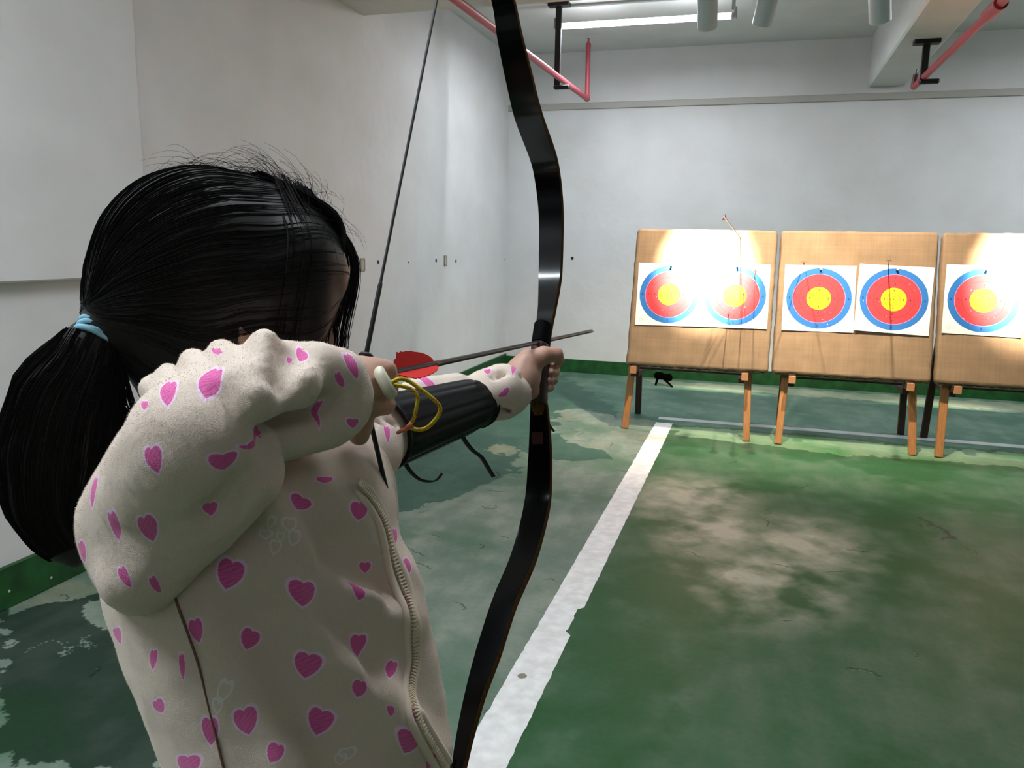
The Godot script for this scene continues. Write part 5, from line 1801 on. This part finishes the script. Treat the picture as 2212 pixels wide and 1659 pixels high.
func hair(root: Node3D) -> void:
	var mh := mat(Color(0.011, 0.0095, 0.0095).linear_to_srgb(), 0.5)
	mh.metallic_specular = 0.35
	var mstrand := mat(Color(0.012, 0.010, 0.010).linear_to_srgb(), 0.7)
	mstrand.metallic_specular = 0.2
	var f := Field.new()
	f.put(head_point(0, 0.034, -0.012), head_point(0, 0.036, 0.020), 0.0820, 0.0810, 0.02)
	f.put(head_point(0, 0.0, -0.026), head_point(0, -0.048, -0.010), 0.056, 0.045, 0.03)
	for s: float in [-1.0, 1.0]:
		f.put(head_point(s * 0.060, 0.05, 0.040), head_point(s * 0.062, -0.075, 0.042), 0.024, 0.017, 0.02)
		f.put(head_point(s * 0.062, 0.02, 0.004), head_point(s * 0.056, -0.02, -0.02), 0.024, 0.02, 0.02)
	var tie: Vector3 = Vector3(-0.4493, 1.1323, -0.4585)
	f.put(head_point(0, 0.0, -0.066), tie, 0.028, 0.0115, 0.022)
	# face and right ear left free
	f.cut(head_point(-0.008, -0.05, 0.122), head_point(-0.012, -0.002, 0.118), 0.050, 0.044, 0.012)
	f.cut(head_point(0.096, -0.006, -0.006), head_point(0.096, -0.030, 0.0), 0.017, 0.014, 0.008)
	for s: float in [-1.0, 1.0]:
		f.put(head_point(s * 0.012, 0.084, 0.052), head_point(s * 0.052, 0.044, 0.062), 0.018, 0.017, 0.012)
	var g := Geo.new()
	f.surface(g, 0.004)
	var hm := part("hair", g, mh, root, "black hair combed back into a ponytail")
	f.all()
	# combed strands from the hairline to the tie
	var st := Geo.new()
	var tail_dir := (tie - head_at).normalized()
	for n in 900:
		var a := rng.randf_range(-1.9, 1.9)
		var el := rng.randf_range(-0.5, 1.0)
		var from := (head_b.z * cos(a) * cos(el) + head_b.x * sin(a) * cos(el) + head_b.y * sin(el)).normalized()
		from = (from + head_b.y * 0.3).normalized()
		var pts := PackedVector3Array()
		var lift := rng.randf_range(-0.0002, 0.0012)
		var u0 := rng.randf_range(0.0, 0.5)
		var u1 := rng.randf_range(u0 + 0.3, 1.0)
		var bend := rng.randf_range(-0.05, 0.05)
		for i in 14:
			var u := lerpf(u0, u1, i / 13.0)
			var d := from.slerp(tail_dir, u)
			d = (d - head_b.y * (0.10 * sin(u * PI)) + head_b.x * bend * sin(u * PI)).normalized()
			var r := 0.105
			pts.append(f.onto(head_at + head_b.y * 0.02 + d * r, lift, 3))
		var tip_r := rng.randf_range(0.0002, 0.0005)
		var rr := PackedFloat32Array()
		for i in 14:
			rr.append(tip_r * (0.3 + 0.7 * sin(PI * (i + 0.5) / 14.0)))
		st.tube(pts, rr, 3, 1.0, Vector3.ZERO, false)
	var so := part("combed_strands", st.mesh(false), mstrand, hm)
	so.set_meta("kind", "stuff")
	# locks over the temple and loose fringe before the face
	var lk := Geo.new()
	for n in 240:
		var u := rng.randf()
		var x := rng.randf_range(0.030, 0.078)
		var z := lerpf(0.085, 0.02, (x - 0.03) / 0.048) + rng.randf_range(-0.012, 0.012)
		var p0 := head_point(x * 0.55, 0.105 + rng.randf_range(-0.01, 0.01), z * 0.55 + 0.012)
		var p1 := head_point(x * 1.08, 0.062, z * 0.98 + 0.01)
		var p2 := head_point(x * 1.12, 0.0, z + 0.006)
		var p3 := head_point(x * 1.06, -0.045 - 0.035 * u, z + rng.randf_range(-0.006, 0.012))
		var pts := spline([p0, p1, p2, p3], 6)
		lk.tube(pts, radii(rng.randf_range(0.0004, 0.0012), 0.0001, pts.size()), 4, 1.0, Vector3.ZERO, false)
	for n in 130:
		var x := rng.randf_range(0.006, 0.05)
		var j := rng.randf_range(-0.004, 0.004)
		var pts := spline([head_point(x * 0.7, 0.115, 0.012 + j), head_point(x + 0.006, 0.090 + j, 0.068), head_point(x + 0.013, 0.052, 0.084 - x * 0.25), head_point(x * 0.8 + 0.024, 0.0 + j * 3.0, 0.076 - x * 0.5)], 6)
		lk.tube(pts, radii(rng.randf_range(0.0003, 0.0009), 0.0001, pts.size()), 4, 1.0, Vector3.ZERO, false)
	var lo := part("temple_locks", lk.mesh(false), mstrand, hm)
	lo.set_meta("kind", "stuff")
	lk = Geo.new()
	for n in 70:
		var j := Vector3(rng.randf_range(-1, 1), rng.randf_range(-1, 1), rng.randf_range(-1, 1)) * 0.004
		var k := rng.randf()
		var pts := spline([Vector3(-0.3499, 1.2295, -0.5631) + j * 2.0, Vector3(-0.3326, 1.205, -0.5743) + j * 1.5, Vector3(-0.3251, 1.1776, -0.5821) + j, Vector3(-0.3201, 1.1514, -0.584) + j * lerpf(0.6, 2.0, k), Vector3(-0.3216, 1.1309, -0.5797) + j * 2.0 + Vector3(0, 0.02 * (1.0 - k), 0)], 6)
		lk.tube(pts, radii(rng.randf_range(0.0002, 0.0006), 0.00008, pts.size()), 3, 1.0, Vector3.ZERO, false)
	var fr := part("fringe", lk.mesh(false), mstrand, hm, "loose fringe hanging before the face")
	fr.set_meta("kind", "stuff")
	# flyaway hairs on the crown
	var fly := Geo.new()
	var cr: Vector3 = Vector3(0.9561162, 0.0171178, -0.2924872)
	var cu: Vector3 = Vector3(-0.0678024, 0.9841200, -0.1640448)
	var cb: Vector3 = Vector3(0.2850344, 0.1766772, 0.9420937)
	for n in 330:
		var a := deg_to_rad(rng.randf_range(-45, 70) if n % 3 else rng.randf_range(-5, 55))
		var d := (cu * cos(a) + cr * sin(a) + cb * rng.randf_range(-0.5, 0.35)).normalized()
		var p := f.onto(head_at + head_b.y * 0.034 + d * 0.1, -0.001, 3)
		var turn := -1.0 if rng.randf() < 0.55 else 1.0
		var t := (cr * cos(a) - cu * sin(a)) * turn + cb * rng.randf_range(-0.5, 0.5)
		t = (t - d * d.dot(t)).normalized()
		var len := rng.randf_range(0.015, 0.055)
		var tall := (0.018 if a > -0.3 else 0.005) * pow(rng.randf(), 1.6) + 0.0015
		var pts := PackedVector3Array()
		for i in 10:
			var u := i / 9.0
			pts.append(p + t * len * u + d * (tall * 2.4 * u * (1.0 - 0.55 * u) - len * len * u * u * 4.0) + cb * 0.004 * sin(u * 3.0 + n))
		fly.tube(pts, radii(0.00017, 0.00008, 10), 3, 1.0, Vector3.ZERO, false)
	var fo := part("flyaway_hairs", fly.mesh(false), mstrand, hm)
	fo.set_meta("kind", "stuff")
	# ponytail
	var pf := Field.new()
	var line := [tie, Vector3(-0.4541, 1.1191, -0.4546), Vector3(-0.4724, 1.0852, -0.4512), Vector3(-0.4836, 1.0465, -0.449), Vector3(-0.4879, 1.0075, -0.4468), Vector3(-0.4833, 0.9789, -0.4471), Vector3(-0.4738, 0.9565, -0.4457)]
	var rad := [0.0110, 0.0165, 0.0330, 0.0380, 0.0320, 0.0185, 0.0035]
	for i in line.size() - 1:
		pf.put(line[i], line[i + 1], rad[i], rad[i + 1], 0.02, Vector3(0.285, 0.1767, 0.9421), 1.25)
	var pg := Geo.new()
	pf.surface(pg, 0.0045, 1.3)
	var po := part("ponytail", pg, mh, root, "thick black ponytail")
	pf.all()
	var pst := Geo.new()
	var smooth := spline(line, 4)
	for n in 760:
		var a := rng.randf() * TAU
		var pts := PackedVector3Array()
		var out := rng.randf_range(0.0, 0.0014)
		var i0 := rng.randi_range(1, 7)
		var wob := rng.randf_range(-0.4, 0.4)
		for i in range(i0, smooth.size()):
			var t := (smooth[mini(i + 1, smooth.size() - 1)] - smooth[maxi(i - 1, 0)]).normalized()
			var x := (Vector3(1, 0, 0) - t * t.x).normalized()
			var y := t.cross(x)
			var an := a + wob * float(i) / smooth.size()
			pts.append(pf.onto(smooth[i] + (x * cos(an) + y * sin(an)) * 0.03, out, 3))
		pst.tube(pts, radii(rng.randf_range(0.00015, 0.00045), 0.0001, pts.size()), 3, 1.0, Vector3.ZERO, false)
	for n in 26:
		var j := Vector3(rng.randf_range(-1, 1), rng.randf_range(-1, 1), rng.randf_range(-1, 1)) * 0.006
		pst.tube(spline([Vector3(-0.4454, 1.1245, -0.4614), Vector3(-0.4414, 1.1032, -0.4586) + j * 0.6, Vector3(-0.4435, 1.0781, -0.4639) + j, Vector3(-0.4387, 1.0671, -0.4686) + j, Vector3(-0.4444, 1.0557, -0.4701) + j, Vector3(-0.4593, 1.043, -0.4653) + j], 5), PackedFloat32Array([0.0006]), 3, 1.0, Vector3.ZERO, false)
	for n in 20:
		var j := Vector3(rng.randf_range(-1, 1), rng.randf_range(-1, 1), rng.randf_range(-1, 1)) * 0.008
		pst.tube(spline([Vector3(-0.4395, 1.1224, -0.4681), Vector3(-0.4412, 1.0916, -0.4671) + j, Vector3(-0.4383, 1.0705, -0.4694) + j, Vector3(-0.4375, 1.0547, -0.4773) + j], 5), PackedFloat32Array([0.0005]), 3, 1.0, Vector3.ZERO, false)
	var ps := part("ponytail_strands", pst.mesh(false), mstrand, po)
	ps.set_meta("kind", "stuff")
	# tie
	var tg := Geo.new()
	var pd: Vector3 = (Vector3(-0.4557, 1.1188, -0.4562) - Vector3(-0.4561, 1.1382, -0.4714)).normalized()
	var tx := (Vector3(0.8667, -0.385, 0.0754) - pd * pd.dot(Vector3(0.8667, -0.385, 0.0754))).normalized()
	var ty := pd.cross(tx)
	for k in 5:
		var ring := PackedVector3Array()
		var o: Vector3 = Vector3(-0.4491, 1.1311, -0.4573) + pd * (k - 2) * 0.0027
		for i in 25:
			var a := TAU * i / 24.0
			ring.append(o + tx * cos(a) * (0.0130 + 0.0005 * (k % 2)) + ty * sin(a) * 0.0130 + pd * 0.0016 * sin(a + k * 2.1))
		tg.tube(ring, PackedFloat32Array([0.0022]), 7, 1.0, Vector3.ZERO, false)
	part("hair_tie", tg.mesh(false), mat(Color(0.50, 0.70, 0.78), 0.7), root, "light blue hair tie")

# ---------------------------------------------------------------- jacket

func jacket(root: Node3D) -> void:
	# trunk of the jacket
	var f := Field.new()
	f.chain([Vector3(-0.3566, 0.9893, -0.4943), Vector3(-0.3469, 0.9566, -0.4863), Vector3(-0.322, 0.8952, -0.4823), Vector3(-0.3028, 0.8344, -0.4815), Vector3(-0.2905, 0.7624, -0.4814), Vector3(-0.2815, 0.7169, -0.4804)], [0.0865, 0.0966, 0.0943, 0.0915, 0.0912, 0.0943], 0.03)
	f.put(Vector3(-0.3537, 1.0192, -0.5056), Vector3(-0.3322, 1.0021, -0.5089), 0.0636, 0.0727, 0.04)
	f.put(Vector3(-0.3253, 1.0005, -0.5107), Vector3(-0.3112, 1.004, -0.5349), 0.0591, 0.0409, 0.03)
	f.put(Vector3(-0.3561, 1.0372, -0.4986), Vector3(-0.3539, 1.0287, -0.4977), 0.0473, 0.0545, 0.03)
	f.put(Vector3(-0.3755, 1.0015, -0.4223), Vector3(-0.3653, 0.9723, -0.4677), 0.034, 0.056, 0.02)
	# folds running down and across the front
	for q: Array in [[Vector3(-0.2859, 1.0321, -0.4234), Vector3(-0.2606, 1.0021, -0.4392)], [Vector3(-0.2606, 1.0021, -0.4392), Vector3(-0.2412, 0.9608, -0.4617)], [Vector3(-0.2412, 0.9608, -0.4617), Vector3(-0.2279, 0.9235, -0.4948)]]:
		f.put(q[0], q[1], 0.0120, 0.0120, 0.014)
	for q: Array in [[Vector3(-0.2693, 0.9723, -0.4193), Vector3(-0.2367, 0.9255, -0.4352)], [Vector3(-0.2367, 0.9255, -0.4352), Vector3(-0.2114, 0.8726, -0.4563)], [Vector3(-0.2114, 0.8726, -0.4563), Vector3(-0.2024, 0.8292, -0.4849)]]:
		f.put(q[0], q[1], 0.0095, 0.0105, 0.014)
	f.cut(Vector3(-0.2673, 1.0337, -0.4272), Vector3(-0.2508, 0.9974, -0.4508), 0.0115, 0.0130, 0.018)
	f.cut(Vector3(-0.2508, 0.9974, -0.4508), Vector3(-0.2352, 0.9584, -0.478), 0.0130, 0.0100, 0.018)
	f.cut(Vector3(-0.2491, 0.9697, -0.4249), Vector3(-0.2221, 0.9166, -0.4486), 0.0080, 0.0090, 0.02)
	f.put(Vector3(-0.2456, 0.9489, -0.5134), Vector3(-0.2177, 0.8218, -0.5054), 0.0190, 0.0190, 0.02)
	f.put(Vector3(-0.3138, 0.962, -0.3986), Vector3(-0.2612, 0.871, -0.4006), 0.0090, 0.0110, 0.02)
	f.cut(Vector3(-0.2827, 0.9672, -0.3984), Vector3(-0.2366, 0.8702, -0.41), 0.0100, 0.0110, 0.025)
	f.put(Vector3(-0.3727, 0.9481, -0.4079), Vector3(-0.3263, 0.9584, -0.392), 0.0070, 0.0060, 0.01)
	var hearts := []
	var rows := [TORSO]
	hearts = TORSO
	var t := cloth_part("jacket", f, 0.0044, [Vector3(-0.2915, 0.7224, -0.4804), Vector3(-0.3556, 0.9857, -0.4944)], Vector3(-0.1894, -0.175, -0.9713), Vector2i(2048, 1792), hearts, 60, 301, root, "cream fleece jacket printed with pink hearts", 0.80)
	f.all()
	# zip along the front edge
	var zp := []
	for o: Vector3 in [Vector3(-0.278, 1.0187, -0.5188), Vector3(-0.2672, 1.0069, -0.5198), Vector3(-0.2574, 0.9909, -0.5198), Vector3(-0.249, 0.9652, -0.5175), Vector3(-0.2385, 0.9397, -0.5159), Vector3(-0.231, 0.9175, -0.514), Vector3(-0.2281, 0.89, -0.5097), Vector3(-0.2294, 0.8659, -0.5048), Vector3(-0.2227, 0.8454, -0.503), Vector3(-0.2106, 0.825, -0.5028), Vector3(-0.1994, 0.808, -0.503)]:
		var p := f.march(EYE, (o - EYE).normalized(), 0.85)
		if f.at(p) < 0.003:
			zp.append(p)
	if zp.size() > 3:
		var path := spline(zp, 10)
		var taper := PackedFloat32Array()
		for i in path.size():
			taper.append(0.0030 * clampf(minf(i / 8.0, 1.0), 0.05, 1.0))
		var zm := mat(Color(0.86, 0.79, 0.72), 0.9)
		for s: float in [-1.0, 1.0]:
			var g := Geo.new()
			var pts := PackedVector3Array()
			for i in path.size():
				var n := f.grad(path[i])
				var d := (path[mini(i + 1, path.size() - 1)] - path[maxi(i - 1, 0)]).normalized()
				pts.append(path[i] + n.cross(d) * 0.0055 * s - n * 0.0006)
			g.tube(pts, taper, 8)
			part("zip_welt", g, zm, t)
		var tg := Geo.new()
		for i in path.size() - 1:
			var n := f.grad(path[i])
			var d := (path[i + 1] - path[i]).normalized()
			var len := path[i].distance_to(path[i + 1])
			var cnt := maxi(int(len / 0.0022), 1)
			for k in cnt:
				tg.box(path[i].lerp(path[i + 1], float(k) / cnt) + n * 0.0022, Vector3(0.0022, 0.0006, 0.0011), Basis(n.cross(d), d, n).orthonormalized())
		var zo := part("zip", tg.mesh(false), mat(Color(0.88, 0.82, 0.72), 0.4), t, "beige zip teeth")
		zo.set_meta("kind", "stuff")
	# side seam
	var sp := []
	for o: Vector3 in [Vector3(-0.4029, 0.9316, -0.4646), Vector3(-0.3989, 0.9213, -0.4639), Vector3(-0.3909, 0.9026, -0.4628), Vector3(-0.382, 0.8804, -0.4613), Vector3(-0.3747, 0.8564, -0.4591), Vector3(-0.3669, 0.8308, -0.4566), Vector3(-0.3587, 0.8035, -0.454)]:
		sp.append(f.march(EYE, (o - EYE).normalized(), 0.85))
	var sg := Geo.new()
	sg.tube(spline(sp, 6), PackedFloat32Array([0.0008]), 6)
	part("seam", sg, mat(Color(0.45, 0.33, 0.27), 0.95), t)
	# sleeve of the drawing arm
	var r := Field.new()
	r.put(Vector3(-0.3688, 1.017, -0.4061), Vector3(-0.3008, 1.0803, -0.3769), 0.0425, 0.0425, 0.01)
	r.put(Vector3(-0.3496, 0.9944, -0.3758), Vector3(-0.2712, 1.0602, -0.3821), 0.0250, 0.0160, 0.016)
	r.put(Vector3(-0.4197, 1.0032, -0.4305), Vector3(-0.3755, 1.0538, -0.4269), 0.018, 0.030, 0.02)
	r.put(Vector3(-0.4051, 0.9961, -0.4177), Vector3(-0.3768, 0.9857, -0.4031), 0.022, 0.026, 0.02)
	# the forearm behind the bent elbow
	r.put(Vector3(-0.3194, 1.0934, -0.43), Vector3(-0.2666, 1.0962, -0.4625), 0.0280, 0.0240, 0.008)
	r.put(Vector3(-0.2816, 1.1181, -0.4153), Vector3(-0.2567, 1.1125, -0.4505), 0.0215, 0.0185, 0.010)
	r.put(Vector3(-0.2744, 1.0802, -0.4189), Vector3(-0.2585, 1.0819, -0.4442), 0.0170, 0.0165, 0.010)
	r.put(Vector3(-0.2581, 1.103, -0.4557), Vector3(-0.2548, 1.0944, -0.4572), 0.0200, 0.0200, 0.014)
	# gathers on top
	r.put(Vector3(-0.3646, 1.1035, -0.4129), Vector3(-0.2952, 1.0991, -0.3641), 0.0092, 0.0130, 0.006)
	r.put(Vector3(-0.3526, 1.1124, -0.4129), Vector3(-0.3214, 1.1072, -0.3895), 0.0075, 0.0110, 0.006)
	r.put(Vector3(-0.3317, 1.1235, -0.4107), Vector3(-0.2882, 1.1123, -0.374), 0.0080, 0.0120, 0.006)
	r.put(Vector3(-0.3086, 1.1306, -0.4084), Vector3(-0.2736, 1.1181, -0.3774), 0.0085, 0.0120, 0.006)
	r.put(Vector3(-0.2742, 1.1367, -0.404), Vector3(-0.2584, 1.1122, -0.3724), 0.0100, 0.0120, 0.010)
	r.put(Vector3(-0.2592, 1.1243, -0.4381), Vector3(-0.2514, 1.1161, -0.3986), 0.0100, 0.0120, 0.010)
	r.put(Vector3(-0.2514, 1.1161, -0.3986), Vector3(-0.2612, 1.1086, -0.3762), 0.0120, 0.0090, 0.010)
	# creases of the bent elbow
	r.cut(Vector3(-0.2684, 1.1085, -0.3814), Vector3(-0.2534, 1.0738, -0.3794), 0.006, 0.007, 0.008)
	r.cut(Vector3(-0.2594, 1.1383, -0.4088), Vector3(-0.2504, 1.1192, -0.3804), 0.005, 0.004, 0.014)
	r.cut(Vector3(-0.2716, 1.0982, -0.3976), Vector3(-0.2525, 1.0983, -0.431), 0.0060, 0.0040, 0.012)
	r.cut(Vector3(-0.2543, 1.0778, -0.364), Vector3(-0.2788, 1.05, -0.3588), 0.005, 0.006, 0.016)
	var rs := cloth_part("right_sleeve", r, 0.0034, [Vector3(-0.3742, 1.0026, -0.4017), Vector3(-0.2872, 1.0876, -0.3952), Vector3(-0.2536, 1.0995, -0.4564)], Vector3(-0.1725, -0.421, -0.9303), Vector2i(1536, 2048), SLEEVE, 10, 302, root, "gathered cream sleeve of the drawing arm", 0.30)
	# sleeve of the bow arm
	var l := Field.new()
	l.put(Vector3(-0.3505, 0.9921, -0.5874), Vector3(-0.344, 1.0036, -0.634), 0.050, 0.038, 0.03)
	l.put(Vector3(-0.344, 1.0036, -0.634), Vector3(-0.3311, 1.0149, -0.6952), 0.036, 0.0270, 0.02)
	l.put(Vector3(-0.3332, 1.0137, -0.6996), Vector3(-0.2873, 1.0222, -0.8319), 0.0255, 0.0220, 0.02)
	l.put(Vector3(-0.3364, 1.0394, -0.7576), Vector3(-0.3097, 1.0392, -0.8102), 0.0175, 0.0165, 0.015)
	l.put(Vector3(-0.3109, 1.0082, -0.7595), Vector3(-0.2876, 1.0133, -0.8174), 0.0145, 0.012, 0.012)
	l.put(Vector3(-0.2804, 1.0286, -0.8405), Vector3(-0.2709, 1.0304, -0.8522), 0.0300, 0.0320, 0.012)
	l.put(Vector3(-0.2694, 1.029, -0.8545), Vector3(-0.26, 1.0281, -0.8635), 0.026, 0.021, 0.01)
	for k in 4:
		var u := k / 3.0
		l.cut((Vector3(-0.2749, 1.0582, -0.8296)).lerp(Vector3(-0.2508, 1.045, -0.8504), u), (Vector3(-0.2654, 1.0127, -0.824)).lerp(Vector3(-0.2531, 1.014, -0.8492), u), 0.0022, 0.0022, 0.01)
		l.cut((Vector3(-0.3275, 1.0337, -0.6128)).lerp(Vector3(-0.3213, 1.0363, -0.6629), u), (Vector3(-0.3173, 0.9869, -0.6177)).lerp(Vector3(-0.3176, 0.991, -0.6661), u), 0.003, 0.003, 0.012)
	var lh := [hp(Vector3(-0.2846, 1.0557, -0.8422), Vector3(-0.2841, 1.0557, -0.8423), Vector3(-0.2846, 1.0552, -0.8421), 8, 6), hp(Vector3(-0.2638, 1.0303, -0.8437), Vector3(-0.2633, 1.0303, -0.8438), Vector3(-0.2638, 1.0298, -0.8436), 14, 7, -40), hp(Vector3(-0.2557, 1.0583, -0.8514), Vector3(-0.2552, 1.0583, -0.8515), Vector3(-0.2557, 1.0578, -0.8513), 6, 8), hp(Vector3(-0.3869, 0.9843, -0.7978), Vector3(-0.3864, 0.9843, -0.798), Vector3(-0.3868, 0.9837, -0.7977), 6, 18), hp(Vector3(-0.3828, 1.0271, -0.8071), Vector3(-0.3823, 1.0271, -0.8072), Vector3(-0.3828, 1.0266, -0.807), 6, 8)]
	cloth_part("left_sleeve", l, 0.0036, [Vector3(-0.3508, 0.9961, -0.588), Vector3(-0.2608, 1.0309, -0.8659)], Vector3(-0.7631, -0.1852, -0.7959), Vector2i(1024, 1280), lh, 30, 303, root, "cream sleeve of the bow arm", 0.19)

func legs(root: Node3D, hip: Vector3) -> void:
	var lat: Vector3 = Vector3(0.5576, 0.173, 0.8072)
	lat.y = 0
	lat = lat.normalized()
	var f := Field.new()
	var fwd: Vector3 = Vector3(0.8228, -0.0367, -0.5605)
	fwd.y = 0
	fwd = fwd.normalized()
	f.put(hip + Vector3(0, -0.0, 0) - lat * 0.03, hip + lat * 0.03, 0.098, 0.098, 0.04)
	for s: float in [-1.0, 1.0]:
		var h: Vector3 = hip + lat * 0.07 * s
		var a := Vector3(hip.x, 0, hip.z) + lat * 0.10 * s
		f.chain([h, h.lerp(a, 0.5) + Vector3(0, 0.012, 0), a + Vector3(0, 0.105, 0)], [0.083, 0.062, 0.055], 0.03)
	f.cut(hip + Vector3(0, 0.14, 0) - lat * 0.1, hip + Vector3(0, 0.14, 0) + lat * 0.1, 0.09, 0.09, 0.01)
	var g := Geo.new()
	f.surface(g, 0.01)
	part("trousers", g, mat(Color(0.16, 0.17, 0.22), 0.9), root)
	for s: float in [-1.0, 1.0]:
		var a := Vector3(hip.x, 0, hip.z) + lat * 0.10 * s
		var sf := Field.new()
		sf.put(a + fwd * -0.03 + Vector3(0, 0.042, 0), a + fwd * 0.10 + Vector3(0, 0.036, 0), 0.036, 0.030, 0.02)
		sf.put(a + Vector3(0, 0.08, 0) - fwd * 0.01, a + Vector3(0, 0.05, 0), 0.034, 0.038, 0.03)
		var sg := Geo.new()
		sf.surface(sg, 0.006)
		var shoe := part("shoe", sg, mat(Color(0.75, 0.74, 0.74), 0.6), root)
		var so := Geo.new()
		var ring0 := PackedVector3Array()
		var ring1 := PackedVector3Array()
		for k in 24:
			var an := TAU * k / 24.0
			var p := a + fwd * (0.035 + cos(an) * 0.105) + lat * sin(an) * (0.038 - 0.004 * cos(an))
			ring0.append(p + Vector3(0, 0.001, 0))
			ring1.append(p + Vector3(0, 0.018, 0))
		so.loft([ring0, ring1])
		part("sole", so, mat(Color(0.85, 0.84, 0.82), 0.7), shoe)

# ---------------------------------------------------------------- arm guard

func guard(root: Node3D) -> void:
	var black := mat(Color(0.014, 0.014, 0.022), 0.5)
	black.metallic_specular = 0.35
	var a: Vector3 = Vector3(-0.3357, 1.0151, -0.68)
	var b: Vector3 = Vector3(-0.2892, 1.0217, -0.828)
	var ax := (b - a).normalized()
	var out := (EYE - (a + b) * 0.5).normalized()
	out = (out - ax * out.dot(ax)).normalized()
	var sd := ax.cross(out)
	var g := Geo.new()
	var ns := 40
	var nr := 60
	for side in 2:
		for i in ns + 1:
			var u := float(i) / ns
			for k in nr + 1:
				var w := lerpf(-1.0, 1.0, float(k) / nr)
				# rounded far end, straight near end
				var reach := 0.0 + maxf(0.0, u) * (1.0 - 0.055 * w * w * w * w)
				var ang := w * lerpf(1.72, 1.62, u)
				var r := lerpf(0.0345, 0.0262, u) + 0.0007
				r += 0.0016 * sqrt(absf(sin(w * PI * 4.5))) * smoothstep(0.0, 0.06, u) * smoothstep(1.0, 0.86, u)
				if u > 0.97 or u < 0.02 or absf(w) > 0.96:
					r += 0.0010
				r -= 0.0026 * side
				g.vert(a + ax * a.distance_to(b) * reach + (out * cos(ang) + sd * sin(ang)) * r, Vector2(u, w))
	var m := nr + 1
	var half := (ns + 1) * m
	for i in ns:
		for k in nr:
			var p := i * m + k
			g.quad(p, p + 1, p + m + 1, p + m)
			g.quad(half + p, half + p + m, half + p + m + 1, half + p + 1)
	for i in ns:
		for k in [0, nr]:
			var p: int = i * m + k
			g.quad(p, p + m, half + p + m, half + p)
	for k in nr:
		for i in [0, ns]:
			var p: int = i * m + k
			g.quad(p, p + 1, half + p + 1, half + p)
	var o := part("arm_guard", g.mesh(false), black, root, "black quilted leather arm guard on the bow arm")
	var pip := Geo.new()
	var pts := PackedVector3Array()
	for k in nr + 1:
		pts.append(g.v[ns * m + k])
	pip.tube(pts, PackedFloat32Array([0.0016]), 8)
	part("piping", pip.mesh(false), black, o)
	pip = Geo.new()
	var pts2 := PackedVector3Array()
	for k in nr + 1:
		pts2.append(g.v[k])
	pip.tube(pts2, PackedFloat32Array([0.0016]), 8)
	part("piping", pip.mesh(false), black, o)
	var mst := mat(Color(0.022, 0.022, 0.024), 0.75)
	var s1 := Geo.new()
	s1.tube(spline([Vector3(-0.3259, 0.9972, -0.6966), Vector3(-0.3198, 0.9838, -0.696), Vector3(-0.3138, 0.9735, -0.698), Vector3(-0.3057, 0.9655, -0.7021), Vector3(-0.295, 0.9639, -0.705), Vector3(-0.2891, 0.9667, -0.7074), Vector3(-0.2855, 0.9722, -0.7095)], 6), radii(0.0036, 0.0020, 37), 8, 0.35, out)
	part("strap", s1, mst, o, "loose black strap curling up at its end")
	var s2 := Geo.new()
	s2.tube(spline([Vector3(-0.2973, 1.0001, -0.7854), Vector3(-0.2903, 0.9879, -0.7853), Vector3(-0.2814, 0.9772, -0.7859), Vector3(-0.2719, 0.969, -0.7894), Vector3(-0.2642, 0.957, -0.7905), Vector3(-0.259, 0.9476, -0.7925)], 6), radii(0.0034, 0.0030, 31), 8, 0.35, out)
	part("strap", s2, mst, o, "loose black strap hanging straight down")
	var rg := Geo.new()
	var ring := PackedVector3Array()
	for k in 13:
		var an := TAU * k / 12.0
		ring.append(Vector3(-0.2562, 0.9496, -0.7937) + Vector3(0.9358, 0.3124, -0.3417) * cos(an) * 0.003 + Vector3(0.0177, 1.0371, 0.1186) * sin(an) * 0.003)
	rg.tube(ring, PackedFloat32Array([0.0005]), 6, 1.0, Vector3.ZERO, false)
	part("buckle_ring", rg.mesh(false), mat(Color(0.6, 0.6, 0.6), 0.3, 0.9), o)
